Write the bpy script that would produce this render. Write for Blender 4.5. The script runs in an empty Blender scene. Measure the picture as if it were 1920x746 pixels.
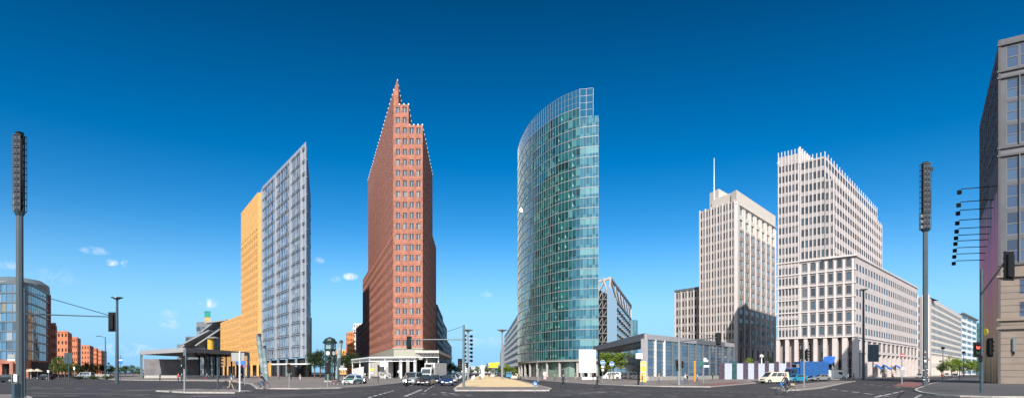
import bpy, bmesh, math, random
from mathutils import Vector, Matrix
random.seed(7)
S = bpy.context.scene
COL = S.collection
# ---------------------------------------------------------------- camera
F, E, HY = 1144.0, 1.9, 697.0          # focal length in photo pixels, eye height, horizon row
cam = bpy.data.objects.new('camera', bpy.data.cameras.new('camera'))
COL.objects.link(cam); S.camera = cam
cam.location = (0, 0, E); cam.rotation_euler = (math.radians(90), 0, 0)
cam.data.sensor_width = 36; cam.data.lens = F/1920*36
cam.data.sensor_fit = 'HORIZONTAL'
cam.data.shift_y = (HY-373)/1920; cam.data.clip_end = 9000; cam.data.clip_start = .3
# ---------------------------------------------------------------- world and sun
SUN_EL, SUN_X = math.radians(34), -.13
W = bpy.data.worlds.new('World'); S.world = W; W.use_nodes = True
wn, wl = W.node_tree.nodes, W.node_tree.links
bg = wn['Background']; bg.inputs['Strength'].default_value = .125
sky = wn.new('ShaderNodeTexSky'); sky.sky_type = 'NISHITA'; sky.sun_disc = False
sky.sun_elevation = SUN_EL; sky.sun_rotation = math.atan2(SUN_X, -1)
sky.air_density = 1.0; sky.dust_density = .35; sky.ozone_density = 4.0
hs = wn.new('ShaderNodeHueSaturation'); hs.inputs['Saturation'].default_value = 1.45
hs.inputs['Value'].default_value = 1.0; hs.inputs['Hue'].default_value = .501
wl.new(sky.outputs[0], hs.inputs['Color'])
tc = wn.new('ShaderNodeTexCoord')
def wmath(op, a, b=None):
    n = wn.new('ShaderNodeMath'); n.operation = op
    for i, v in enumerate((a, b)):
        if v is None: continue
        if isinstance(v, (int, float)): n.inputs[i].default_value = v
        else: wl.new(v, n.inputs[i])
    return n.outputs[0]
sepw = wn.new('ShaderNodeSeparateXYZ'); wl.new(tc.outputs['Generated'], sepw.inputs[0])
az = wmath('ARCTAN2', sepw.outputs[0], sepw.outputs[1]); el = wmath('ARCSINE', sepw.outputs[2])
cn = wn.new('ShaderNodeTexNoise'); cn.inputs['Scale'].default_value = 55; cn.inputs['Detail'].default_value = 9; cn.inputs['Roughness'].default_value = .68; cn.inputs['Distortion'].default_value = .5
wl.new(tc.outputs['Generated'], cn.inputs['Vector'])
cloud = None
def dirof(px, py):
    x, y, z = (px-960)/F, 1.0, (HY-py)/F
    return math.atan2(x, y), math.asin(z/math.sqrt(x*x+y*y+z*z))
for px, py, rx, ry, a in ((392, 568, 20, 11, 1), (657, 518, 19, 9, .9), (630, 524, 14, 9, .5), (209, 492, 13, 7, .8), (235, 494, 9, 7, .75),
        (180, 470, 30, 8, .35), (318, 606, 22, 12, .6), (318, 588, 22, 10, .3), (910, 552, 18, 8, .35), (8, 495, 30, 9, .4),
        (598, 488, 14, 8, .3), (100, 520, 50, 18, .2), (235, 655, 60, 14, .45), (910, 640, 60, 14, .2), (1000,470,30,10,.12)):
    a0, e0 = dirof(px, py)
    dx = wmath('DIVIDE', wmath('SUBTRACT', az, a0), rx/F*.8); dy = wmath('DIVIDE', wmath('SUBTRACT', el, e0), ry/F*.85)
    r2 = wmath('ADD', wmath('MULTIPLY', dx, dx), wmath('MULTIPLY', dy, dy))
    v = wmath('MULTIPLY', wmath('MAXIMUM', wmath('SUBTRACT', 1.0, r2), 0), a)
    cloud = v if cloud is None else wmath('MAXIMUM', cloud, v)
cf = wmath('MULTIPLY', cloud, wmath('MULTIPLY', wmath('SUBTRACT', cn.outputs[0], .43), 7.5))
cl = wn.new('ShaderNodeClamp'); wl.new(cf, cl.inputs[0])
mx = wn.new('ShaderNodeMix'); mx.data_type = 'RGBA'; wl.new(cl.outputs[0], mx.inputs[0])
grade = wn.new('ShaderNodeGamma'); grade.inputs[1].default_value = 1.0
wl.new(hs.outputs[0], grade.inputs[0])
hz = wn.new('ShaderNodeMapRange'); hz.inputs[1].default_value = .24; hz.inputs[2].default_value = 0; hz.inputs[3].default_value = 0; hz.inputs[4].default_value = .95; hz.interpolation_type = 'SMOOTHSTEP'
wl.new(el, hz.inputs[0]); hm = wn.new('ShaderNodeMix'); hm.data_type = 'RGBA'; wl.new(hz.outputs[0], hm.inputs[0]); wl.new(grade.outputs[0], hm.inputs[6]); hm.inputs[7].default_value = (1.8, 4.2, 6.6, 1)
tr0 = wn.new('ShaderNodeMapRange'); tr0.inputs[1].default_value = .1; tr0.inputs[2].default_value = .6; tr0.inputs[3].default_value = .92; tr0.inputs[4].default_value = .34; wl.new(el, tr0.inputs[0])
tv = wn.new('ShaderNodeHueSaturation'); wl.new(tr0.outputs[0], tv.inputs['Value']); wl.new(hm.outputs[2], tv.inputs['Color']); bkr = wn.new('ShaderNodeMapRange'); bkr.interpolation_type = 'SMOOTHSTEP'; bkr.inputs[1].default_value = .25; bkr.inputs[2].default_value = -.7; bkr.inputs[3].default_value = 0; bkr.inputs[4].default_value = .8; wl.new(sepw.outputs[1], bkr.inputs[0])
bkm = wn.new('ShaderNodeMix'); bkm.data_type = 'RGBA'; wl.new(bkr.outputs[0], bkm.inputs[0]); wl.new(tv.outputs[0], bkm.inputs[6]); bkm.inputs[7].default_value = (6.5, 7.6, 8.8, 1)   # sky behind the camera brightened, added fill for shaded faces
wl.new(bkm.outputs[2], mx.inputs[6]); mx.inputs[7].default_value = (5.2, 5.9, 6.9, 1)
wl.new(mx.outputs[2], bg.inputs['Color'])
sun = bpy.data.objects.new('sun', bpy.data.lights.new('sun', 'SUN')); COL.objects.link(sun)
sun.data.energy = 5.0; sun.data.angle = math.radians(.5); sun.data.color = (1, .94, .87)
sdir = Vector((SUN_X*math.cos(SUN_EL), -math.cos(SUN_EL), math.sin(SUN_EL)))
sun.rotation_euler = sdir.to_track_quat('Z', 'Y').to_euler()
S.view_settings.view_transform = 'Standard'; S.view_settings.look = 'None'
S.view_settings.exposure = .42; S.view_settings.gamma = 1
S.render.engine = 'CYCLES'; S.render.resolution_x = 1024; S.render.resolution_y = 397

# ---------------------------------------------------------------- helpers
def G(px, py):                       # a point of the ground seen at a pixel
    Y = E*F/(py-HY); return Vector(((px-960)/F*Y, Y, 0))
def D(px, Y, z=0): return Vector(((px-960)/F*Y, Y, z))
def ZH(py, Y): return E+(HY-py)/F*Y
def srgb(r, g, b):
    f = lambda c: ((c/255+.055)/1.055)**2.4 if c > 10 else c/255/12.92
    return (f(r), f(g), f(b))
MC = {}
def mat(name, col, rough=.7, var=.12, scale=1.5, metal=0, bump=0, spec=.5, col2=None, island=0, coords='Object', stretch=None, emit=0):
    if name in MC: return MC[name]
    m = bpy.data.materials.new(name); m.use_nodes = True; MC[name] = m
    n, l = m.node_tree.nodes, m.node_tree.links
    p = n['Principled BSDF']; p.inputs['Roughness'].default_value = rough
    p.inputs['Metallic'].default_value = metal; p.inputs['Specular IOR Level'].default_value = spec
    t = n.new('ShaderNodeTexCoord'); no = n.new('ShaderNodeTexNoise'); no.inputs['Scale'].default_value = scale; no.inputs['Detail'].default_value = 6
    src = t.outputs[coords]
    if stretch:
        mp = n.new('ShaderNodeMapping'); mp.inputs['Scale'].default_value = stretch; l.new(src, mp.inputs[0]); src = mp.outputs[0]
    l.new(src, no.inputs['Vector'])
    cr = n.new('ShaderNodeValToRGB'); cr.color_ramp.elements[0].position = .3; cr.color_ramp.elements[1].position = .7
    c2 = col2 or tuple(c*(1+var) for c in col)
    cr.color_ramp.elements[0].color = (*[c*(1-var) for c in col], 1); cr.color_ramp.elements[1].color = (*c2, 1)
    l.new(no.outputs[0], cr.inputs[0]); out = cr.outputs[0]
    if island:
        g = n.new('ShaderNodeNewGeometry'); h = n.new('ShaderNodeHueSaturation')
        mr = n.new('ShaderNodeMapRange'); mr.inputs[3].default_value = 1-island; mr.inputs[4].default_value = 1+island
        l.new(g.outputs['Random Per Island'], mr.inputs[0]); l.new(mr.outputs[0], h.inputs['Value']); l.new(out, h.inputs['Color']); out = h.outputs[0]
    l.new(out, p.inputs['Base Color'])
    if bump:
        b = n.new('ShaderNodeBump'); b.inputs['Strength'].default_value = bump; b.inputs['Distance'].default_value = .05
        l.new(no.outputs[0], b.inputs['Height']); l.new(b.outputs[0], p.inputs['Normal'])
    if emit:
        p.inputs['Emission Color'].default_value = (*col, 1); p.inputs['Emission Strength'].default_value = emit
    return m
def glass(name, cols, rough=.04, spec=.9, metal=0):
    """window glass: each pane takes one of several real tints (dark room, drawn blind)"""
    if name in MC: return MC[name]
    m = bpy.data.materials.new(name); m.use_nodes = True; MC[name] = m
    n, l = m.node_tree.nodes, m.node_tree.links
    p = n['Principled BSDF']; p.inputs['Roughness'].default_value = rough; p.inputs['Specular IOR Level'].default_value = spec
    p.inputs['Metallic'].default_value = metal; p.inputs['IOR'].default_value = 1.6
    g = n.new('ShaderNodeNewGeometry'); oi = n.new('ShaderNodeObjectInfo')
    a = n.new('ShaderNodeMath'); a.operation = 'ADD'; l.new(g.outputs['Random Per Island'], a.inputs[0]); l.new(oi.outputs['Random'], a.inputs[1])
    fr = n.new('ShaderNodeMath'); fr.operation = 'FRACT'; l.new(a.outputs[0], fr.inputs[0])
    cr = n.new('ShaderNodeValToRGB'); cr.color_ramp.interpolation = 'CONSTANT'
    els = cr.color_ramp.elements
    tot = sum(w for w, c in cols); pos = 0
    for i, (w, c) in enumerate(cols):
        e = els[i] if i < 2 else els.new(pos)
        e.position = pos; e.color = (*c, 1); pos += w/tot
    l.new(fr.outputs[0], cr.inputs[0]); l.new(cr.outputs[0], p.inputs['Base Color'])
    # slight waviness of the panes
    t = n.new('ShaderNodeTexCoord'); no = n.new('ShaderNodeTexNoise'); no.inputs['Scale'].default_value = .35
    l.new(t.outputs['Object'], no.inputs['Vector']); b = n.new('ShaderNodeBump'); b.inputs['Strength'].default_value = .12; b.inputs['Distance'].default_value = .2
    l.new(no.outputs[0], b.inputs['Height']); l.new(b.outputs[0], p.inputs['Normal'])
    return m
class MB:
    def __init__(s): s.v = []; s.f = []; s.m = []; s.mats = []
    def mi(s, m):
        if m not in s.mats: s.mats.append(m)
        return s.mats.index(m)
    def face(s, pts, m):
        i = len(s.v); s.v += [tuple(p) for p in pts]; s.f.append(tuple(range(i, i+len(pts)))); s.m.append(s.mi(m))
    def box(s, c, d, m, rz=0, rot=None):
        R = rot or Matrix.Rotation(rz, 3, 'Z'); c = Vector(c); i = len(s.v)
        for z in (-.5, .5):
            for x, y in ((-.5, -.5), (.5, -.5), (.5, .5), (-.5, .5)):
                s.v.append(tuple(c+R@Vector((x*d[0], y*d[1], z*d[2]))))
        k = s.mi(m)
        for f in ((3, 2, 1, 0), (4, 5, 6, 7), (0, 1, 5, 4), (1, 2, 6, 5), (2, 3, 7, 6), (3, 0, 4, 7)):
            s.f.append(tuple(i+q for q in f)); s.m.append(k)
    def beam(s, a, b, w, h, m):      # box from a to b
        a, b = Vector(a), Vector(b); d = b-a; L = d.length
        if L < 1e-6: return
        x = d/L; up = Vector((0, 0, 1)) if abs(x.z) < .95 else Vector((1, 0, 0))
        y = up.cross(x).normalized(); z = x.cross(y)
        R = Matrix((x, y, z)).transposed(); s.box((a+b)/2, (L, w, h), m, rot=R)
    def tube(s, a, b, r0, r1, m, n=8, caps=True):
        a, b = Vector(a), Vector(b); x = (b-a).normalized(); up = Vector((0, 0, 1)) if abs(x.z) < .9 else Vector((1, 0, 0))
        y = up.cross(x).normalized(); z = x.cross(y); i = len(s.v); k = s.mi(m)
        for c, r in ((a, r0), (b, r1)):
            for q in range(n):
                t = 2*math.pi*q/n; s.v.append(tuple(c+(y*math.cos(t)+z*math.sin(t))*r))
        for q in range(n): s.f.append((i+q, i+(q+1) % n, i+n+(q+1) % n, i+n+q)); s.m.append(k)
        if caps:
            s.f.append(tuple(i+q for q in range(n))[::-1]); s.f.append(tuple(i+n+q for q in range(n))); s.m += [k, k]
    def prism(s, poly, z0, z1, m, mtop=None):
        a = sum(poly[i][0]*poly[(i+1) % len(poly)][1]-poly[(i+1) % len(poly)][0]*poly[i][1] for i in range(len(poly)))
        if a < 0: poly = poly[::-1]
        n = len(poly); i = len(s.v); k = s.mi(m); kt = s.mi(mtop or m)
        s.v += [(p[0], p[1], z0) for p in poly]+[(p[0], p[1], z1) for p in poly]
        for q in range(n): s.f.append((i+q, i+(q+1) % n, i+n+(q+1) % n, i+n+q)); s.m.append(k)
        s.f.append(tuple(range(i+n, i+2*n))); s.m.append(kt); s.f.append(tuple(range(i, i+n))[::-1]); s.m.append(k)
    def lathe(s, prof, c, m, n=12, axis='Z'):
        c = Vector(c); i = len(s.v); k = s.mi(m)
        for r, h in prof:
            for q in range(n):
                t = 2*math.pi*q/n; p = Vector((r*math.cos(t), r*math.sin(t), h))
                if axis == 'Y': p = Vector((p.x, h, p.y))
                if axis == 'X': p = Vector((h, p.x, p.y))
                s.v.append(tuple(c+p))
        for a in range(len(prof)-1):
            for q in range(n): s.f.append((i+a*n+q, i+a*n+(q+1) % n, i+(a+1)*n+(q+1) % n, i+(a+1)*n+q)); s.m.append(k)
        s.f.append(tuple(i+q for q in range(n))[::-1]); s.f.append(tuple(i+(len(prof)-1)*n+q for q in range(n))); s.m += [k, k]
    def mesh(s, name, smooth=False):
        me = bpy.data.meshes.new(name); me.from_pydata(s.v, [], s.f)
        for m in s.mats: me.materials.append(m)
        me.polygons.foreach_set('material_index', s.m)
        if smooth: me.polygons.foreach_set('use_smooth', [True]*len(s.f))
        me.update(); return me
    def build(s, name, parent=None, smooth=False, bevel=0, label=None):
        o = bpy.data.objects.new(name, s.mesh(name, smooth)); COL.objects.link(o)
        if parent: o.parent = parent
        if bevel:
            b = o.modifiers.new('bevel', 'BEVEL'); b.width = bevel; b.segments = 2; b.limit_method = 'ANGLE'
        if label: o['label'] = label
        return o
def tag(o, label, cat, group=None, kind=None):
    if label: o['label'] = label
    if cat: o['category'] = cat
    if group: o['group'] = group
    if kind: o['kind'] = kind
    return o
def thing(name, label, cat, loc=(0, 0, 0), rz=0, group=None):
    o = bpy.data.objects.new(name, None); COL.objects.link(o); o.location = loc; o.rotation_euler = (0, 0, rz)
    o.empty_display_size = .5
    return tag(o, label, cat, group)
def struct(o): o['kind'] = 'structure'; return o
def dup(root, loc, rz, label=None, group=None, scale=None):
    r = root.copy(); COL.objects.link(r); r.location = loc; r.rotation_euler = (0, 0, rz)
    if scale: r.scale = scale if hasattr(scale, '__len__') else (scale,)*3
    if label: r['label'] = label
    if group: r['group'] = group
    for ch in list(root.children):
        c = ch.copy(); COL.objects.link(c); c.parent = r
        for g in list(ch.children):
            d = g.copy(); COL.objects.link(d); d.parent = c
    return r
# ---------------------------------------------------------------- common materials
asphalt = mat('asphalt', (.030, .025, .0255), .85, .35, .35, bump=.2, col2=(.058, .049, .048))
def detail_ground(m, fine=14, amt=.5, cracks=True):
    n, l = m.node_tree.nodes, m.node_tree.links; p = n['Principled BSDF']
    src = p.inputs['Base Color'].links[0].from_socket
    t = n.new('ShaderNodeTexCoord'); f = n.new('ShaderNodeTexNoise'); f.inputs['Scale'].default_value = fine; f.inputs['Detail'].default_value = 3
    l.new(t.outputs['Object'], f.inputs['Vector'])
    big = n.new('ShaderNodeTexNoise'); big.inputs['Scale'].default_value = .05; big.inputs['Detail'].default_value = 5; l.new(t.outputs['Object'], big.inputs['Vector'])
    ad = n.new('ShaderNodeMath'); ad.operation = 'ADD'; l.new(f.outputs[0], ad.inputs[0]); l.new(big.outputs[0], ad.inputs[1])
    mr = n.new('ShaderNodeMapRange'); mr.inputs[1].default_value = .6; mr.inputs[2].default_value = 1.4; mr.inputs[3].default_value = 1-amt; mr.inputs[4].default_value = 1+amt
    l.new(ad.outputs[0], mr.inputs[0]); h = n.new('ShaderNodeHueSaturation'); l.new(mr.outputs[0], h.inputs['Value']); l.new(src, h.inputs['Color'])
    out = h.outputs[0]
    if cracks:
        v = n.new('ShaderNodeTexVoronoi'); v.feature = 'DISTANCE_TO_EDGE'; v.inputs['Scale'].default_value = .11; v.inputs['Randomness'].default_value = 1
        l.new(t.outputs['Object'], v.inputs['Vector']); c = n.new('ShaderNodeMapRange'); c.inputs[1].default_value = 0; c.inputs[2].default_value = .012; c.inputs[3].default_value = .55; c.inputs[4].default_value = 1
        l.new(v.outputs['Distance'], c.inputs[0]); h2 = n.new('ShaderNodeHueSaturation'); l.new(c.outputs[0], h2.inputs['Value']); l.new(out, h2.inputs['Color']); out = h2.outputs[0]
    l.new(out, p.inputs['Base Color'])
detail_ground(asphalt)
def paving(name, c, sc=1.2):
    m = mat(name, c, .8, .15, .6)
    n, l = m.node_tree.nodes, m.node_tree.links; p = n['Principled BSDF']; src = p.inputs['Base Color'].links[0].from_socket
    t = n.new('ShaderNodeTexCoord'); b = n.new('ShaderNodeTexBrick'); b.inputs['Scale'].default_value = sc; b.inputs['Mortar Size'].default_value = .012
    b.inputs['Color1'].default_value = (1, 1, 1, 1); b.inputs['Color2'].default_value = (.8, .8, .8, 1); b.inputs['Mortar'].default_value = (.5, .5, .5, 1)
    l.new(t.outputs['Object'], b.inputs['Vector']); mm = n.new('ShaderNodeMix'); mm.data_type = 'RGBA'; mm.blend_type = 'MULTIPLY'; mm.inputs[0].default_value = 1
    l.new(src, mm.inputs[6]); l.new(b.outputs[0], mm.inputs[7]); l.new(mm.outputs[2], p.inputs['Base Color']); detail_ground(m, 3, .25, False); return m
pave = paving('paving', (.22, .185, .165)); pave_dark = paving('dark_paving', (.09, .085, .085)); kerbm = mat('kerb_stone', (.36, .33, .3), .8, .2, 2)
sandm = mat('sand_gravel', (.64, .47, .26), .95, .12, .8); detail_ground(sandm, 5, .15, False)
redpave = mat('red_cycle_paving', (.2, .085, .07), .85, .15, 2)
paint = mat('road_paint', (.5, .48, .46), .7, .3, 3)
steel = mat('galvanised_steel', (.25, .26, .27), .45, .1, 2, metal=.3)
darkpole = mat('dark_blue_grey_paint', (.035, .06, .075), .4, .15, 3)
greypole = mat('grey_pole_paint', (.12, .15, .165), .45, .12, 3)
blackm = mat('black_housing', (.010, .011, .012), .6, .2, 4, spec=.15)
whitem = mat('white_paint', (.75, .75, .73), .5, .05, 2)
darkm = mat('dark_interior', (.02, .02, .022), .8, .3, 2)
roofm = mat('roof_felt', (.1, .1, .1), .9, .2, .5)
concrete = mat('concrete', (.35, .34, .32), .85, .12, 1)
bark = mat('bark', (.09, .07, .05), .9, .3, 6)
rubber = mat('tyre_rubber', (.015, .015, .016), .8, .2, 6)
chrome = mat('bright_metal', (.55, .56, .58), .25, .08, 4, metal=.9)
carglass = glass('car_glass', [(1, (.02, .03, .035)), (1, (.03, .04, .045))], .03, 1)
headl = mat('headlamp_glass', (.7, .72, .75), .1, .05, 4)
tailm = mat('tail_lamp_red', (.4, .02, .02), .25, .05, 4)
# ---------------------------------------------------------------- ground
g = MB(); g.face([(-5000, -300, 0), (5000, -300, 0), (5000, 6000, 0), (-5000, 6000, 0)], asphalt); struct(g.build('ground'))
def slab(name, pts, m, h=.12, kerb=True, z0=0.0):
    """raised pavement with a stone kerb along its edge"""
    P = [G(*p) if isinstance(p, tuple) else p for p in pts]
    a = sum(P[i].x*P[(i+1) % len(P)].y-P[(i+1) % len(P)].x*P[i].y for i in range(len(P)))
    if a < 0: P = P[::-1]
    b = MB()
    b.prism([(p.x, p.y) for p in P], z0+.002, h, kerbm, m)
    if kerb:
        n = len(P)
        for i in range(n):
            p, q = P[i], P[(i+1) % n]; d = (q-p)
            if d.length < .3 or d.length > 170 : continue
            d.normalize(); nn = Vector((-d.y, d.x, 0))*.14
            b.box(((p+q)/2+nn+Vector((0, 0, h/2+.003))), ((q-p).length, .26, h+.006), kerbm, math.atan2(d.y, d.x))
    return struct(b.build(name))
def V2(x, y): return Vector((x, y, 0))
slab('pavement', [(480, 728.5), (560, 729), (640, 727.5), (700, 724), (745, 719), (757, 716.5), (768, 711), (800, 707.5), V2(-33, 262), V2(-120, 300), V2(-190, 380), V2(-330, 560), V2(-420, 560), G(212, 711.5), G(262, 712.5), G(430, 714), G(470, 720)], pave)
slab('traffic_island', [(292, 733.5), (350, 736.5), (440, 737), (475, 734.5), (440, 731.5), (360, 730.5)], pave)
slab('pavement', [(-30, 742), (40, 741.5), (60, 746), (62, 752), (-40, 756)], pave)
slab('pavement', [V2(-600, 420), V2(-250, 380), G(215, 708), G(120, 709.5), G(-20, 712), G(-200, 712)], pave_dark)
slab('pavement', [(948, 704), (975, 710), (1040, 714.5), (1100, 719), (1170, 722.5), (1240, 724.5), (1333, 725.5), (1418, 718), (1402, 713.5), (1440, 711.5), (1500, 710.8), (1600, 711), V2(185, 262), V2(330, 440), V2(240, 440), V2(120, 330), V2(0, 480)], pave)
med = slab('median', [(850, 730), (853, 732.5), (1030, 732.5), (1035, 729), (975, 713), (930, 704.5), (915, 702.3), (899, 702.3), (880, 709), (862, 720)], pave)
sd = MB(); sd.prism([(p.x, p.y) for p in (G(855, 726.2), G(1010, 726.2), G(1004, 723.5), G(970, 713.6), G(929, 705), G(914, 702.7), G(901, 702.7), G(884, 709.3), G(866, 720))], .122, .128, sandm); struct(sd.build('sand_strip'))
slab('traffic_island', [(1443, 728.5), (1470, 732), (1500, 731.5), (1541, 727.5), (1580, 719), (1602, 714.8), (1560, 714.8), (1500, 721)], pave)
slab('pavement', [(1714, 730.5), (1716, 733.5), (1726, 737), (1755, 741), (1800, 743.5), (1860, 745), (1960, 745.5), (2300, 740), V2(230, 150), V2(330, 330), V2(300, 330), G(1790, 709.5), G(1745, 719)], pave_dark)
rp = MB(); rp.face([G(1672, 723)+V2(0, 0), G(1716, 726), G(1735, 718), G(1700, 714)], redpave); o = rp.build('cycle_path'); o.location.z = .008; struct(o)
rp = MB(); rp.face([G(1300, 723.3), G(1340, 724), G(1404, 717.7), G(1372, 716.6)], redpave); o = rp.build('cycle_path'); o.location.z = .13; struct(o)
# road markings
mk = MB()
def dashes(a, b, n, w=.15, fill=.55, z=.004):
    a, b = G(*a), G(*b); d = (b-a)/n; nn = Vector((-d.y, d.x, 0)).normalized()*w/2
    for i in range(n):
        p, q = a+d*i, a+d*(i+fill); zz = Vector((0, 0, z)); mk.face([p-nn+zz, q-nn+zz, q+nn+zz, p+nn+zz], paint)
dashes((1165, 729), (1400, 735), 16); dashes((1400, 735), (1560, 741), 10); dashes((1240, 736), (1480, 744), 9, .12)
dashes((1120, 733), (1300, 744), 4, .12, .5)
dashes((600, 733.5), (800, 731), 9, .18); dashes((690, 745), (740, 731), 6, .2, .6); dashes((760, 742), (792, 729), 6, .3, .6)
dashes((796, 733), (815, 721), 4, .12, .6); dashes((828, 735), (862, 739), 2, .3, .5); dashes((860, 739), (1080, 739.5), 5, .12, .35)
dashes((1010, 734), (1160, 727), 7, .15); dashes((1050, 740), (1200, 731), 5, .12)
dashes((60, 741), (420, 741.5), 6, .15, .5); dashes((300, 744), (560, 738), 6, .12, 1.0); dashes((480, 745), (650, 735), 5, .12, 1.0)
dashes((60, 725), (290, 731.5), 5, .15, .5); dashes((0, 716), (240, 717.5), 6, .2, .5); dashes((60, 736), (280, 739), 2, .15, 1.0)
dashes((1560, 729), (1680, 744), 5, .2, .6); dashes((1620, 719), (1700, 727.5), 5, .15, .5); dashes((1640, 744), (1700, 731), 4, .2, .7)
dashes((1716, 745), (1728, 738.5), 3, .2, .6); dashes((1180, 745.5), (1350, 745.5), 3, .12, .5)
dashes((770, 722), (805, 709), 5, .15, .5); dashes((885, 741), (760, 736), 6, .25, .45)
struct(mk.build('road_markings'))
# straight tar seams and repaired patches in the asphalt
patchm = mat('tar_patch', (.035, .032, .034), .8, .3, 1)
pt = MB()
for a, b, c, d in (((430, 736), (600, 731), (640, 731.5), (470, 737)), ((880, 741), (1100, 740), (1130, 743), (880, 744)), ((1200, 730.5), (1420, 737), (1440, 739), (1200, 732.5)),
                   ((1540, 742), (1700, 736), (1712, 738), (1560, 745)), ((80, 722), (280, 723), (250, 729), (90, 726)), ((640, 739), (760, 733), (790, 734), (690, 741))):
    pt.face([G(*q)+Vector((0, 0, .003)) for q in (a, b, c, d)], patchm)
tyre = mat('tyre_worn_asphalt', (.042, .036, .036), .7, .35, 1.5)
for (a, b), w in ((((640, 743), (1150, 727)), .5), (((650, 745), (1180, 728)), .5), (((200, 738), (760, 722)), .4), (((700, 745), (905, 706)), .45), (((1130, 745), (1700, 722)), .5), (((1180, 745.5), (1720, 724)), .5), (((60, 744), (560, 744)), .35), (((1000, 738), (1440, 731)), .4), (((60, 719), (430, 723)), .6), (((1620, 741), (1700, 712)), .5)):
    p, q = G(*a), G(*b); d = q-p; n_ = Vector((-d.y, d.x, 0)).normalized()
    for k in range(6):
        u, v = p+d*k/6+n_*math.sin(k*1.3)*.3, p+d*(k+.96)/6+n_*math.sin((k+1)*1.3)*.3; pt.face([x+Vector((0, 0, .0025)) for x in (u-n_*w/2, v-n_*w/2, v+n_*w/2, u+n_*w/2)], tyre)
pl_ = mat('old_asphalt_patch', (.085, .075, .07), .9, .3, 1.2); rs = random.Random(4)
for i in range(26):
    px, py = rs.uniform(60, 1700), rs.choice([rs.uniform(731, 745), rs.uniform(720, 731)])
    if 850 < px < 1040 and py < 734 or 480 < px < 840 and py < 731 or 290 < px < 480 and py > 729 or px > 1040 and py < 728: continue
    c = G(px, py); w, h = rs.uniform(1, 5), rs.uniform(1, 4); a = rs.uniform(-.4, .4); R = Matrix.Rotation(a, 3, 'Z')
    pt.face([c+R@Vector((x*w, y*h, 0))+Vector((0, 0, .0015+.0001*i)) for x, y in ((-.5, -.5), (.5, -.5), (.5, .5), (-.5, .5))], pl_ if i % 2 else patchm)
struct(pt.build('tar_patches'))

for i_, (px, py, lb) in enumerate(((690, 737, 'round manhole cover in the road before the police car'), (930, 737, 'round manhole cover in front of the sandy median'), (1150, 740, 'round manhole cover at the bottom centre right'), (1360, 741, 'round manhole cover left of the cyclist in blue'), (230, 728, 'round manhole cover in the left road'), (1600, 737, 'round manhole cover right of the traffic island'))):
    c_ = G(px, py); mc = MB(); mc.tube((c_.x, c_.y, 0), (c_.x, c_.y, .006), .4, .4, mat('cast_iron', (.03, .028, .027), .5, .3, 8), 20); mc.tube((c_.x, c_.y, .004), (c_.x, c_.y, .009), .3, .3, mat('cast_iron_lid', (.07, .06, .055), .6, .3, 12), 20); tag(mc.build('manhole_cover'), lb, 'manhole cover', 'manhole covers in the road')
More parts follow.
